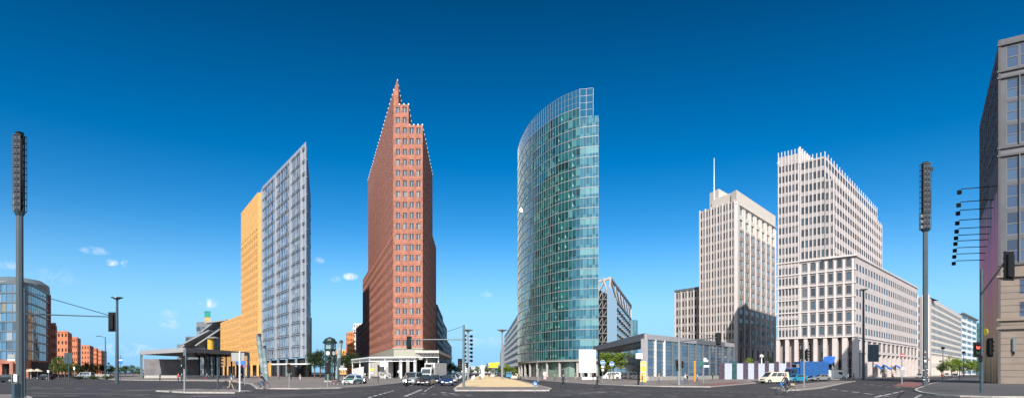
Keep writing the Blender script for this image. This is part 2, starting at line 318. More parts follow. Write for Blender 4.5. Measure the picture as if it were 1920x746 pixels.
# ---------------------------------------------------------------- facades
def unit_window(name, gm, fm, nx=1, nz=1, fw=.08, ctr=0):
    """a 1 x 1 window facing -y with frame and glazing bars"""
    b = MB()
    xs = [-.5+i/nx for i in range(nx+1)]; zs = [-.5+i/nz for i in range(nz+1)]
    for i in range(nx):
        for j in range(nz):
            b.face([(xs[i], 0, zs[j]), (xs[i+1], 0, zs[j]), (xs[i+1], 0, zs[j+1]), (xs[i], 0, zs[j+1])], gm)
    for i, x in enumerate(xs):
        w = fw if i in (0, nx) or not ctr else ctr
        x = min(max(x, -.5+w/2), .5-w/2); b.box((x, -.04, 0), (w, .08, 1), fm)
    for j, z in enumerate(zs):
        z = min(max(z, -.5+fw*.35), .5-fw*.35); b.box((0, -.035, z), (1-fw*.5, .07, fw*.7), fm)
    return b
class Bld:
    def __init__(s, name, label, cat='building', group=None):
        s.root = thing(name, label, cat, group=group); s.wall = MB(); s.win = []; s.trim = MB(); s.roof = MB()
    def quad(s, p, q, z0, z1, m): s.wall.face([(p[0], p[1], z0), (q[0], q[1], z0), (q[0], q[1], z1), (p[0], p[1], z1)], m)
    def flat(s, poly, z, m=None): s.roof.face([(p[0], p[1], z) for p in poly], m or roofm)
    def facade(s, p, q, z0, z1, nc, nr, ww, wh, m, kind, rec=.3, vo=.5, e0=0, e1=0, b0=0, t0=0, skip=None):
        p, q = Vector((p[0], p[1], 0)), Vector((q[0], q[1], 0)); u = (q-p); L = u.length; u /= L; n = Vector((u.y, -u.x, 0))
        def pt(a, z, d=0): r = p+u*a-n*d; return (r.x, r.y, z)
        def qd(a0, a1, c0, c1):
            if a1-a0 > 1e-4 and c1-c0 > 1e-4: s.wall.face([pt(a0, c0), pt(a1, c0), pt(a1, c1), pt(a0, c1)], m)
        zb, zt = z0+b0, z1-t0; cw = (L-e0-e1)/nc; rh = (zt-zb)/nr
        qd(0, L, z0, zb+(1-wh)*vo*rh) ; prev = None
        for j in range(nr):
            a, b = zb+j*rh+(1-wh)*vo*rh, zb+j*rh+((1-wh)*vo+wh)*rh
            nxt = zb+(j+1)*rh+(1-wh)*vo*rh if j < nr-1 else z1
            qd(0, L, b, nxt); last = 0
            for i in range(nc):
                x0, x1 = e0+i*cw+(1-ww)/2*cw, e0+i*cw+(1+ww)/2*cw
                if skip and skip(i, j): continue
                qd(last, x0, a, b); last = x1
                for A, B in (((x0, a), (x1, a)), ((x1, a), (x1, b)), ((x1, b), (x0, b)), ((x0, b), (x0, a))):
                    s.wall.face([pt(*A), pt(*B), pt(*B, d=rec), pt(*A, d=rec)][::-1], m)
                c = p+u*((x0+x1)/2)-n*(rec-.01); s.win.append((kind, Vector((c.x, c.y, (a+b)/2)), u, x1-x0, b-a))
            qd(last, L, a, b)
    def fins(s, p, q, z0, z1, n, w, d, m, e0=0, e1=0, inc=True, off=0):
        p, q = Vector((p[0], p[1], 0)), Vector((q[0], q[1], 0)); u = (q-p); L = u.length; u /= L; nn = Vector((u.y, -u.x, 0))
        for i in range(n+1):
            if not inc and i in (0, n): continue
            c = p+u*(e0+(L-e0-e1)*i/n)+nn*(d/2-.05+off); c.z = (z0+z1)/2; s.trim.box(c, (w, d+.1, z1-z0), m, math.atan2(u.y, u.x))
    def ledge(s, p, q, z, h, d, m):
        p, q = Vector((p[0], p[1], 0)), Vector((q[0], q[1], 0)); u = (q-p); L = u.length; u /= L; nn = Vector((u.y, -u.x, 0))
        c = (p+q)/2+nn*(d/2-.05); c.z = z; s.trim.box(c, (L+2*d-.02, d+.1, h), m, math.atan2(u.y, u.x))
    def done(s, kinds, ntop=96, wname='window', tname='cornice', bevel=0):
        if s.wall.f: s.wall.build('wall', s.root)
        if s.trim.f: s.trim.build(tname, s.root)
        if s.roof.f: s.roof.build('roof', s.root)
        meshes = {}
        s.win.sort(key=lambda w: -(w[3]*w[4])/(w[1].y**2+w[1].x**2)*abs(Vector((w[2].y, -w[2].x, 0)).dot(w[1].normalized())))
        rest = MB()
        for i, (k, c, u, w, h) in enumerate(s.win):
            R = Matrix((u, Vector((-u.y, u.x, 0)), Vector((0, 0, 1)))).transposed()
            if i < ntop:
                if k not in meshes: meshes[k] = kinds[k].mesh('window')
                o = bpy.data.objects.new(wname, meshes[k]); COL.objects.link(o); o.parent = s.root
                o.matrix_local = Matrix.Translation(c) @ R.to_4x4() @ Matrix.Diagonal((w, 1, h, 1))
            else:
                K = kinds[k]; off = len(rest.v)
                for v in K.v: rest.v.append(tuple(c+R@Vector((v[0]*w, v[1], v[2]*h))))
                mp = [rest.mi(m) for m in K.mats]
                for f, mi in zip(K.f, K.m): rest.f.append(tuple(off+x for x in f)); rest.m.append(mp[mi])
        if rest.f: o = rest.build(wname, s.root); o['kind'] = 'stuff'
        return s.root
frame_w = mat('white_window_frame', (.5, .48, .45), .5, .05, 3); frame_d = mat('dark_window_frame', (.04, .04, .045), .5, .1, 3)
g_off = glass('office_glass', [(5, (.03, .035, .045)), (2, (.08, .085, .09)), (1, (.25, .24, .22)), (2, (.03, .08, .11))])
g_dark = glass('dark_glass', [(4, (.015, .018, .022)), (2, (.04, .045, .05)), (1, (.1, .1, .1)), (1, (.03, .07, .09))])
g_blue = glass('blue_glass', [(3, (.05, .14, .20)), (3, (.08, .2, .27)), (2, (.03, .08, .12)), (1, (.25, .33, .36))], .05, 1)
frame_s = mat('stone_coloured_frame', (.40, .36, .33), .5, .05, 3); K_pair = unit_window('pair', glass('tower_window_glass', [(5, (.025, .035, .05)), (2, (.06, .075, .09)), (1, (.18, .17, .16)), (2, (.04, .06, .09))]), frame_s, 2, 1, .045, .10); K_single = unit_window('s', g_dark, frame_d, 1, 1, .06)
K_off = unit_window('o', g_off, frame_w, 2, 1, .05); K_dk2 = unit_window('d2', g_dark, frame_d, 2, 1, .06)
K_blue2 = unit_window('b2', g_blue, frame_w, 2, 1, .05)
KINDS = dict(pair=K_pair, single=K_single, off=K_off, dk2=K_dk2, blue2=K_blue2)
# brick
def brick(name, c1, c2, mortar, sc=1.0, wash=.12):
    m = bpy.data.materials.new(name); m.use_nodes = True; n, l = m.node_tree.nodes, m.node_tree.links
    p = n['Principled BSDF']; p.inputs['Roughness'].default_value = .85
    t = n.new('ShaderNodeTexCoord'); sp = n.new('ShaderNodeSeparateXYZ'); l.new(t.outputs['Object'], sp.inputs[0])
    ad = n.new('ShaderNodeMath'); ad.operation = 'ADD'; l.new(sp.outputs[0], ad.inputs[0]); l.new(sp.outputs[1], ad.inputs[1])
    cb = n.new('ShaderNodeCombineXYZ'); l.new(ad.outputs[0], cb.inputs[0]); l.new(sp.outputs[2], cb.inputs[1])
    b = n.new('ShaderNodeTexBrick'); b.inputs['Scale'].default_value = sc; b.inputs['Color1'].default_value = (*c1, 1); b.inputs['Color2'].default_value = (*c2, 1)
    b.inputs['Mortar'].default_value = (*mortar, 1); b.inputs['Mortar Size'].default_value = .01; b.inputs['Brick Width'].default_value = .8; b.inputs['Row Height'].default_value = .3
    l.new(cb.outputs[0], b.inputs['Vector']); no = n.new('ShaderNodeTexNoise'); no.inputs['Scale'].default_value = .7; no.inputs['Detail'].default_value = 8; no.inputs['Roughness'].default_value = .7
    l.new(t.outputs['Object'], no.inputs['Vector']); mr = n.new('ShaderNodeMapRange'); mr.inputs[1].default_value = .3; mr.inputs[2].default_value = .7; mr.inputs[3].default_value = 1-wash*2; mr.inputs[4].default_value = 1+wash*2
    l.new(no.outputs[0], mr.inputs[0]); h = n.new('ShaderNodeHueSaturation'); l.new(b.outputs[0], h.inputs['Color']); l.new(mr.outputs[0], h.inputs['Value']); l.new(h.outputs[0], p.inputs['Base Color'])
    return m
redbrick = brick('red_brick', (.36, .135, .088), (.28, .10, .064), (.36, .2, .15), .8, .2)
granite = mat('grey_green_granite', (.33, .32, .26), .7, .12, 3)
palebrick = mat('pale_finial_stone', (.6, .52, .42), .6, .08, 3)
bandm = mat('brick_string_course', (.42, .19, .13), .8, .12, 2)

# ---------------- red brick tower
kb = Bld('brick_tower', 'tall red brick tower with stepped pointed top and rows of paired windows')
A = Vector((-41.1, 212, 0)); Bq = D(792, 212); LP = Vector((-82, 335, 0)); LU = (LP-A); RD = Vector((-34.5, 265, 0))
def lp(t): return A+LU*t
for (p0, p1, z0, z1, nc, nr) in ((D(738, 212), D(792, 212), 10.2, 87.5, 4, 21), (D(738, 212), D(766, 212), 87.5, 94.6, 2, 2)):
    kb.facade(p0, p1, z0, z1, nc, nr, .66, .56, redbrick, 'pair', rec=.35, vo=.5, e0=.35, e1=.2)
kb.quad(D(738, 212), D(747, 212), 94.6, 99.5, redbrick)
kb.wall.face([(*D(738, 212).xy, 99.5), (*D(747, 212).xy, 99.5), (*D(745.5, 212).xy, 103), (*D(744, 212).xy, 103)], redbrick)
# right sides of the three steps
T1b, T2b = Vector((-41.9, 236, 0)), Vector((-37.8, 231, 0))
kb.wall.face([(*D(745.5, 212).xy, 94), (*T1b.xy, 94), (*T1b.xy, 101), (*D(745.5, 212).xy, 103)], redbrick)
kb.quad(D(766, 212), T2b, 87, 94.6, redbrick); kb.quad(T2b, (-50, 290), 87, 94.6, redbrick); kb.quad(T1b, (-60, 300), 94, 101, redbrick)
kb.flat([A, D(766, 212), T2b, (-50, 290), (-70, 300)], 94.5); kb.flat([A, Bq, RD, (-45, 300), lp(.75)], 87.45)
kb.wall.face([(*A.xy, 99.5), (*D(744, 212).xy, 103), (*T1b.xy, 101), (-60, 300, 99), (*lp(.75).xy, 97.5)], roofm)
kb.facade(Bq, RD, 10.2, 87.5, 9, 21, .55, .5, redbrick, 'single', e0=.5, e1=.5)
R2 = Vector((-36.3, 292, 0)); kb.facade(RD, R2, 10.2, 61, 5, 14, .55, .5, redbrick, 'single')
kb.flat([RD, R2, (-60, 310), (-45, 265)], 61); kb.quad(RD, (-45, 300), 61, 87.5, redbrick); kb.quad(R2, (-60, 330), 0, 61, redbrick)
# left side: plain ribbed brick above, window rows in the lower wing
kb.facade(lp(.75), A, 52.3, 97.5, 26, 12, .32, .4, redbrick, 'single', rec=.12)
kb.wall.face([(*lp(.75).xy, 97.5), (*A.xy, 97.5), (*A.xy, 99.5)], redbrick)
kb.facade(lp(1), A, 10.2, 52.3, 30, 11, .5, .5, redbrick, 'single', rec=.25)
kb.flat([lp(.75), lp(1), (-60, 350), (-55, 304)], 52.2); kb.quad((-55, 304), lp(.75), 52.2, 97.5, redbrick)
FW = Vector((-96, 375, 0)); kb.facade(FW, lp(1), 6, 28.8, 9, 6, .5, .5, redbrick, 'single', rec=.2); kb.flat([FW, lp(1), (-60, 360), (-70, 390)], 28.8)
kb.quad((-60, 350), lp(1), 28, 52.2, redbrick)
# stone base
for p, q in ((lp(1), A), (A, Bq), (Bq, R2)): kb.quad(p, q, 6.2, 10.2, granite)
kb.ledge(A, Bq, 10.2, .35, .3, granite)
for j in range(20): kb.ledge(A, Bq, 10.2+(j+1)*3.681, .16, .08, bandm)
for j in range(10): kb.ledge(lp(1), A, 10.2+(j+1)*3.83, .14, .08, bandm)
for px in (738, 752.5, 765.5, 779, 792): 
    c = D(px, 211.95); kb.trim.box((c.x, c.y, 49), (.25, .2, 77), redbrick)
kb.done(KINDS, tname='string_course')
def finials(a, b, n, z0, z1, s=.24):
    for i in range(n+1):
        t = i/n; c = a.lerp(b, t); z = z0+(z1-z0)*t; fin = MB(); fin.box((c.x, c.y, z+.1), (s, s, .6), palebrick); fin.build('finial', kb.root)
finials(A, lp(.75), 26, 99.6, 97.6); finials(Bq, RD, 12, 87.5, 87.5); finials(D(766, 212), T2b, 4, 94.6, 94.6); finials(D(745.5, 212), T1b, 7, 103, 101)
finials(D(768, 212), D(792, 212), 3, 87.5, 87.5, .4); finials(D(749, 212), D(766, 212), 2, 94.6, 94.6, .4); finials(RD, R2, 4, 61, 61)
for (p, q, n) in ((lp(1), A, 18), (A, Bq, 4), (Bq, R2, 9)):
    for i in range(n+1):
        c = p.lerp(q, i/n); ar = MB(); ar.box((c.x, c.y, 3.1), (1.1, 1.1, 6.2), concrete); ar.build('arcade_pier', kb.root)
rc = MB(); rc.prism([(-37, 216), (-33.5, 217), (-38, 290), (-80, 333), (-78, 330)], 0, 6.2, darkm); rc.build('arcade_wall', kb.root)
# station canopy in front of the brick tower
cn_ = thing('steel_canopy', 'long white steel truss canopy along the foot of the red brick tower', 'canopy')
ca = [D(660, 196), D(694, 172), D(779, 168), D(779, 164), D(823, 158), D(846, 205)]
cb_ = MB()
r1 = [(D(658, 205)), D(692, 174), D(780, 171), D(786, 195), D(700, 203)]
cb_.prism([(p.x, p.y) for p in r1], 5.9, 6.25, whitem); cb_.prism([(p.x, p.y) for p in (D(778, 160), D(823, 160), D(848, 228), D(800, 228))], 6.9, 7.6, mat('canopy_panel', (.42, .4, .36), .6)); cb_.build('canopy_roof', cn_)
tr = MB()
def truss(a, b, z0, z1, n):
    for i in range(n):
        p, q = a.lerp(b, i/n), a.lerp(b, (i+1)/n); m_ = (p+q)/2
        tr.beam((*p.xy, z0), (*m_.xy, z1), .1, .1, steel); tr.beam((*m_.xy, z1), (*q.xy, z0), .1, .1, steel)
    tr.beam((*a.xy, z0), (*b.xy, z0), .16, .16, whitem)
truss(r1[0], r1[1], 5.0, 5.9, 16); tr.build('truss', cn_); tr = MB(); truss(r1[1], r1[2], 5.0, 5.9, 18); tr.build('truss', cn_); tr = MB(); truss(D(778, 160.5), D(823, 160.5), 5.8, 6.9, 9); tr.build('truss', cn_)
for px, Y in ((661, 203), (675, 190), (693, 175), (722, 173.5), (752, 173), (778, 172), (800, 163), (822, 163)):
    b = MB(); c = D(px, Y); b.tube(c, (c.x, c.y, 5.9), .22, .18, whitem); b.build('post', cn_)
for px0, px1 in ((712, 722), (728, 738)):
    b = MB(); c0, c1 = D(px0, 180), D(px1, 180); b.box(((c0.x+c1.x)/2, 180, 2.6), (c1.x-c0.x-.3, 1.2, 5.2), concrete); b.build('stair_wall', cn_)
b = MB(); c0, c1 = D(661, 200), D(682, 186); b.face([(*c0.xy, .1), (*c1.xy, .1), (*c1.xy, 3.6), (*c0.xy, 3.0)], whitem); b.face([(*c0.xy, .1), (*c1.xy, .1), (c1.x, c1.y+.3, 3.6), (c0.x, c0.y+.3, 3.0)], whitem); b.build('side_panel', cn_)
b = MB(); c = D(720, 170); b.box((c.x, c.y, 4.1), (2.2, .15, 1.3), whitem); b.build('blank_sign', cn_)

# ---------------- curved glass tower
gt = thing('glass_tower', 'tall curved blue green glass office tower with open lattice sail at its top', 'building')
g_teal = glass('teal_glass', [(6, (.015, .11, .13)), (6, (.02, .15, .17)), (4, (.03, .21, .22)), (1, (.10, .32, .30)), (2, (.012, .06, .07))], .03, 1, .5)
g_tealR = glass('pale_teal_glass', [(4, (.02, .12, .17)), (4, (.03, .16, .22)), (2, (.06, .22, .27))], .04, 1, .4)
gframe = mat('tower_pale_frame', (.32, .33, .32), .4, .08, 2, metal=.2)
arc = [(3.3, 292), (2.7, 280), (3.5, 268), (6.0, 253), (9.2, 242), (13.6, 232), (17.8, 225), (22, 220.7), (24.4, 218.6)]
def resample(pts, n):
    P = [Vector((*p, 0)) for p in pts]; L = [0]
    # smooth by Catmull-Rom
    Q = []
    for i in range(len(P)-1):
        p0, p1, p2, p3 = P[max(i-1, 0)], P[i], P[i+1], P[min(i+2, len(P)-1)]
        for k in range(12):
            t = k/12; Q.append(.5*((2*p1)+(p2-p0)*t+(2*p0-5*p1+4*p2-p3)*t*t+(3*p1-p0-3*p2+p3)*t**3))
    Q.append(P[-1])
    for a, b in zip(Q, Q[1:]): L.append(L[-1]+(b-a).length)
    out = []; j = 0
    for i in range(n+1):
        d = L[-1]*i/n
        while j < len(L)-2 and L[j+1] < d: j += 1
        t = (d-L[j])/(L[j+1]-L[j]); out.append(Q[j].lerp(Q[j+1], t))
    return out
NA = 46; AP = resample(arc, NA); FR0, FR1 = AP[-1], Vector((30.7, 216.6, 0)); NB = 6
BP = [FR0.lerp(FR1, i/NB) for i in range(NB+1)]
ZB, NS = 6.4, 25; SH = (96.5-ZB)/NS
slat_g = mat('vent_pane_green', (.3, .5, .42), .2, .1, 1)
stripe_m = glass('blind_drawn_glass', [(3, (.10, .25, .27)), (2, (.07, .2, .22))], .08, 1)
for s in range(NS):
    rowblind = s in (1, 3, 5, 8, 10, 13, 16, 20)
    z0, z1 = ZB+s*SH, ZB+(s+1)*SH; b = MB(); lim = NA if s > 13 else (NA-1 if s > 8 else (NA-3 if s > 4 else NA-4))
    zc = (z0+z1)/2
    for i in range(NA):
        p, q = AP[i], AP[i+1]; d = (q-p).normalized(); n = Vector((d.y, -d.x, 0)); gm = g_teal if i < lim else g_tealR
        o1 = n*random.uniform(-.03, .03)
        b.face([(*(p+o1).xy, z0), (*q.xy, z0), (*q.xy, z0+SH*.3), (*(p+o1).xy, z0+SH*.3)], gm)
        b.face([(*(p+o1).xy, z0+SH*.3), (*q.xy, z0+SH*.3), (*q.xy, z1), (*(p+o1).xy, z1)], gm)
    top = 93 if s > 22 else 200
    for i in range(NB):
        if z0 > 91: continue
        p, q = BP[i], BP[i+1]; b.face([(*p.xy, z0), (*q.xy, z0), (*q.xy, z0+SH*.35), (*p.xy, z0+SH*.35)], g_tealR); b.face([(*p.xy, z0+SH*.35), (*q.xy, z0+SH*.35), (*q.xy, z1), (*p.xy, z1)], stripe_m if rowblind else g_tealR)
    b.build('glass_storey', gt)
    # tilted open vents
    v = MB()
    for i in range(3, lim-1):
        if random.random() < .3:
            p, q = AP[i], AP[i+1]; d = (q-p).normalized(); n = Vector((d.y, -d.x, 0)); m_ = p.lerp(q, .5)+n*.12
            v.face([(*(p+n*.05).xy, z0+SH*.32), (*(m_).xy, z0+SH*.32), (*(m_-d*.35+n*.25).xy, z0+SH*.62), (*(p+n*.1).xy, z1-.3)], slat_g)
    if v.f: v.build('open_vent', gt)
for s in range(NS+1):
    z = ZB+s*SH; b = MB()
    pts = AP+([] if z > 92 else BP[1:])
    for p, q in zip(pts, pts[1:]):
        d = (q-p).normalized(); n = Vector((d.y, -d.x, 0)); b.beam(((p+n*.02).x, (p+n*.02).y, z), ((q+n*.02).x, (q+n*.02).y, z), .2, .2, gframe)
    b.build('floor_edge', gt)
b = MB()
for i, p in enumerate(AP+BP[1:]):
    L_ = AP+BP[1:]; q = L_[min(i+1, len(L_)-1)]; r = L_[max(i-1, 0)]; d = (q-r).normalized(); n = Vector((d.y, -d.x, 0)); c = p+n*.03
    zt = 103 if i <= NA else 92
    b.box((c.x, c.y, (ZB+zt)/2), (.06, .07, zt-ZB), gframe, math.atan2(d.y, d.x))
b.build('mullion', gt)
gl = MB(); mir = mat('glint_mirror', (.9, .9, .9), .12, .01, 1, metal=1)  # added pane, angled so the sun glints towards the camera
for px_, py_, w_ in ((977, 397, 1.0),):
    pc = D(px_, 258); pc.z = ZH(py_, 258); nh = (sdir+(Vector((0, 0, E))-pc).normalized()).normalized(); ux = nh.cross(Vector((0, 0, 1))).normalized(); uz = ux.cross(nh)
    pc.y -= 3; gl.face([pc-ux*w_*.35-uz*w_*.5, pc+ux*w_*.35-uz*w_*.5, pc+ux*w_*.35+uz*w_*.5, pc-ux*w_*.35+uz*w_*.5], mir)
gl.build('sun_glint_pane', gt)
b = MB()
for z in (98.6, 100.8, 103):
    for p, q in zip(AP, AP[1:]): b.beam((*p.xy, z), (*q.xy, z), .1, .1, steel)
b.build('roof_screen', gt)
# sail: open lattice to the right of the curve at the very top
b = MB(); sl = [D(1087, 218.6), D(1099, 218), D(1112, 217.5)]
for k, p in enumerate(sl):
    t = sl[-1] if k else sl[0]
    b.beam((*p.xy, 90), (*D(1087+(p.x-sl[0].x)/217*F*.92+ (1.5*k), 218).xy, 103), .1, .1, steel)
for z in (93, 95.5, 98, 100.5, 103): b.beam((*sl[0].xy, z), (*(sl[2]-V2(.4*(103-z)/10, 0)).xy, z), .09, .09, steel)
b.build('lattice_sail', gt)
b = MB(); sg = bpy.data.materials.new('clear_sail_glass'); sg.use_nodes = True
pp = sg.node_tree.nodes['Principled BSDF']; pp.inputs['Transmission Weight'].default_value = 0; pp.inputs['Alpha'].default_value = .5; pp.inputs['Base Color'].default_value = (.02, .12, .17, 1); pp.inputs['Roughness'].default_value = .05
b.face([(*sl[0].xy, 92), (*sl[2].xy, 92), (*sl[2].xy, 102.8), (*sl[0].xy, 102.8)], sg)
for p, q in zip(AP[8:], AP[9:]): b.face([(*p.xy, 96.5), (*q.xy, 96.5), (*q.xy, 102.9), (*p.xy, 102.9)], sg)
b.build('screen_glass', gt)
b = MB(); b.prism([(p.x, p.y) for p in AP]+[FR1.xy, (33, 238), (24, 300), (12, 310)], ZB-.6, ZB-.1, concrete); b.build('soffit', gt)
b = MB(); b.prism([(p.x*1.0+1, p.y+1.5) for p in AP]+[(29, 219), (31, 238), (24, 298), (12, 308)], 90, 91.6, roofm); b.build('roof', gt)
b = MB(); b.face([(*FR1.xy, ZB), (33, 238, ZB), (33, 238, 92), (*FR1.xy, 92)], g_tealR); b.face([(33, 238, ZB), (24, 300, ZB), (24, 300, 96), (33, 238, 92)], g_tealR); b.face([(24, 300, ZB), (3.3, 292, ZB), (3.3, 292, 96), (24, 300, 96)], g_tealR); b.build('rear_wall', gt)
b = MB(); b.prism([(21, 224.5), (23, 224), (34, 262), (30, 290), (10, 290), (8, 262), (12, 240)], 0, 5.8, mat('lobby_green_glass', (.16, .24, .2), .15, .15, .4)); b.build('lobby', gt)
for i in list(range(5, NA, 5))+[NA]:
    b = MB(); p = AP[i]+V2(.6, 1.0); b.tube(p, (p.x, p.y, 5.8), .5, .5, concrete, 12); b.build('column', gt)
for p in (D(1108, 219), D(1119, 219)):
    b = MB(); b.tube(p, (p.x, p.y, 5.8), .35, .35, concrete, 12); b.build('column', gt)
b = MB(); b.beam((14, 233, .2), (19, 226, 5.6), .25, .25, steel); b.beam((24.6, 220, 5.6), (26, 219.6, .2), .25, .25, steel); b.build('raking_strut', gt)

# ---------------- yellow terracotta and silver louvre tower
terra = mat('yellow_terracotta', (.64, .34, .10), .75, .10, .6, col2=(.72, .40, .13))
terra2 = mat('terracotta_recess', (.45, .2, .045), .8, .1, 1)
silver = mat('silver_louvre', (.38, .40, .43), .35, .06, 2, metal=.25)
g_lv = glass('louvre_glass', [(3, (.07, .10, .15)), (2, (.11, .14, .19)), (2, (.2, .22, .25)), (2, (.03, .05, .08))], .08, .9)
yt = Bld('terracotta_tower', 'yellow terracotta and silver louvred office tower ending in a sharp slanted prow')
a1, a2, a3, a4, a5 = V2(-184, 385), V2(-147, 331), V2(-121.5, 292), V2(-117.6, 288.5), V2(-78, 232)
yt.facade(a1, a2, 5.5, 32.9, 14, 8, .82, .42, terra, 'ter', rec=.1); yt.flat([a1, a2, (-120, 350), (-150, 400)], 32.9)
yt.facade(a2, a3, 5.5, 72, 9, 18, .8, .42, terra, 'ter', rec=.2, e1=1.5); yt.quad(a2, a3, 72, 88, terra)
yt.quad(a3, a4, 5.5, 87.4, terra); yt.quad(V2(-120, 350), a2, 32, 88, terra)
for j in range(18): yt.ledge(a2, a3, 5.5+j*66.5/18, .3, .12, terra)
for j in range(8): yt.ledge(a1, a2, 5.5+j*27.4/8, .25, .12, terra)
yt.flat([a2, a3, a4, (-99, 300), (-120, 350)], 87.3)
K_ter = unit_window('ter', glass('amber_dark_glass', [(4, (.05, .028, .018)), (2, (.1, .05, .02)), (1, (.3, .17, .08))]), terra, 3, 1, .05)
K_lv = unit_window('lv', g_lv, silver, 6, 2, .035)
# silver face: 14 double storeys by 3 bays, with slender grid
u_ = (a5-a4); 
yt.wall.face([(*a4.xy, 7.6), (*a5.xy, 7.6), (*a5.xy, 88), (*a4.xy, 88)], mat('silver_backing', (.2, .24, .3), .5))
nrow = 17; fr = (0, .36, .70, .93)
nn_ = Vector((u_.y, -u_.x, 0)).normalized()
for j in range(nrow):
    z0, z1 = 7.6+j*80.4/nrow, 7.6+(j+1)*80.4/nrow
    for k in range(3):
        p, q = a4+u_*(fr[k]+.01), a4+u_*(fr[k+1]-.01); c = (p+q)/2+nn_*.25
        yt.win.append(('lv', Vector((c.x, c.y, (z0+z1)/2-.3)), u_.normalized(), (q-p).length, (z1-z0)*.72))
    yt.ledge(a4, a5-u_*.02, z1-.25, .2, .6, silver); yt.ledge(a4, a5-u_*.02, z1-.9, .12, .5, silver)
for t in (0, .36, .70, .93, 1):
    c = a4+u_*t+nn_*.5; yt.trim.box((c.x, c.y, 47.8), (.45 if t < 1 else .15, .9 if t < 1 else .3, 80.4), silver, math.atan2(u_.y, u_.x))
for t in [i/12 for i in range(13)]:
    c = a4+u_*t+nn_*.9; yt.trim.box((c.x, c.y, 47.8), (.05, .05, 80), silver)
yt.trim.beam((*(a4+nn_*.4).xy, 88.6), (*(a5+nn_*.4).xy, 88.6), .12, 1.2, silver)
back = V2(-99, 300)
yt.quad(a5, back, 7.6, 88, mat('dark_slate_cladding', (.05, .06, .08), .4)); yt.wall.face([(*a4.xy, 87.9), (*a5.xy, 87.9), (-99, 300, 87.9)], roofm)
for i in range(12): yt.ledge(a5, back, 10+i*6.6, .3, .15, steel)
yt.done(dict(KINDS, ter=K_ter, lv=K_lv), tname='louvre_grid')
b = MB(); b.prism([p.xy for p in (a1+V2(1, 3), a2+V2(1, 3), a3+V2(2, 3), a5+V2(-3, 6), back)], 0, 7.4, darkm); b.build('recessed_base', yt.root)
for p, q, n in ((a1, a2, 5), (a2, a3, 3), (a4, a5, 5)):
    for i in range(n+1):
        c = p.lerp(q, i/n); b = MB(); b.box((c.x, c.y, 2.75 if p is not a4 else 3.8), (1.0, 1.0, 5.5 if p is not a4 else 7.6), terra if p is not a4 else greypole); b.build('column', yt.root)
b = MB(); c0, c1 = D(508, 222), D(592, 214); b.prism([c0.xy, c1.xy, D(590, 238).xy, D(512, 245).xy], 4.6, 5.0, whitem); b.build('entrance_canopy', yt.root)
b = MB(); c = D(505, 268); b.box((c.x, c.y, 3), (5, .4, 6), terra, -.98); b.build('lobby_wall', yt.root)
an = Bld('brown_annex', 'narrow dark brown brick block behind the prow of the silver louvred tower')
pa, pb = D(579, 306), D(584, 300); an.facade(pa, D(584.5, 306), 0, ZH(595, 306), 1, 9, .4, .4, mat('brown_brick', (.13, .05, .035), .8), 'single'); an.flat([pa, D(584.5, 306), D(583, 340), D(578, 340)], ZH(595, 306)); an.quad(D(584.5, 306), D(583, 340), 0, ZH(595, 306), mat('brown_brick', (.13, .05, .035)))
an.done(KINDS)

# ---------------- terrace office behind with tilted roofs (left of the yellow wing)
to = thing('terraced_office', 'grey glass office with tilted overhanging roofs behind the yellow wing', 'building')
gdk = glass('terrace_glass', [(3, (.05, .09, .12)), (2, (.15, .2, .24)), (1, (.02, .03, .04))])
for (x0, x1, yt_, yb, Y) in ((346, 400, 645, 690, 400), (362, 414, 630, 690, 404), (382, 414, 603, 690, 408)):
    b = MB(); w = D(x1, Y).x-D(x0, Y).x; c = D((x0+x1)/2, Y+10); zt = ZH(yt_, Y)
    n = int(w/2.2)
    for j in range(int(zt/3.6)):
        for i in range(n):
            xx = c.x-w/2+i*w/n; b.face([(xx, Y, j*3.6+.8), (xx+w/n-.12, Y, j*3.6+.8), (xx+w/n-.12, Y, j*3.6+3.3), (xx, Y, j*3.6+3.3)], gdk)
    b.box((c.x, Y+10.2, zt/2), (w, 20, zt), mat('terrace_frame', (.13, .14, .15), .5)); b.build('glazed_block', to)
slopes = ((336, 662, 362, 641, 398), (352, 645, 400, 620, 396), (375, 648, 420, 618, 392), (386, 622, 408, 605, 400), (392, 606, 432, 601, 399))
for x0, y0, x1, y1, Y in slopes:
    b = MB(); b.beam((*D(x0, Y).xy, ZH(y0, Y)), (*D(x1, Y).xy, ZH(y1, Y)), 12, .8, steel); b.build('tilted_roof', to)
b = MB(); c = D(400, 388); b.tube((c.x-1.6, c.y, 16), (c.x-1.6, c.y, ZH(634, 388)), 2.0, 2.0, mat('yellow_drum', (.45, .28, .02), .5), 16); b.lathe([(3.8, 0), (2.6, .8), (.3, 1.3)], (c.x, c.y, ZH(634, 388)), steel, 16); b.build('drum', to)
ch = thing('chimney_tower', 'slim yellow tower with a green cap above the tilted roofs', 'tower')
c = D(389, 430); zt = ZH(594, 430); b = MB(); b.box((c.x, c.y, zt/2), (3.4, 3.4, zt), terra, .5); b.build('shaft', ch)
b = MB(); b.box((c.x, c.y, zt+1.6), (3.7, 3.7, 3.6), mat('green_cap', (.02, .28, .2), .5), .5); b.box((c.x, c.y, zt+3.7), (3.9, 3.9, .5), mat('green_cap_lip', (.03, .2, .16)), .5); b.build('cap', ch)
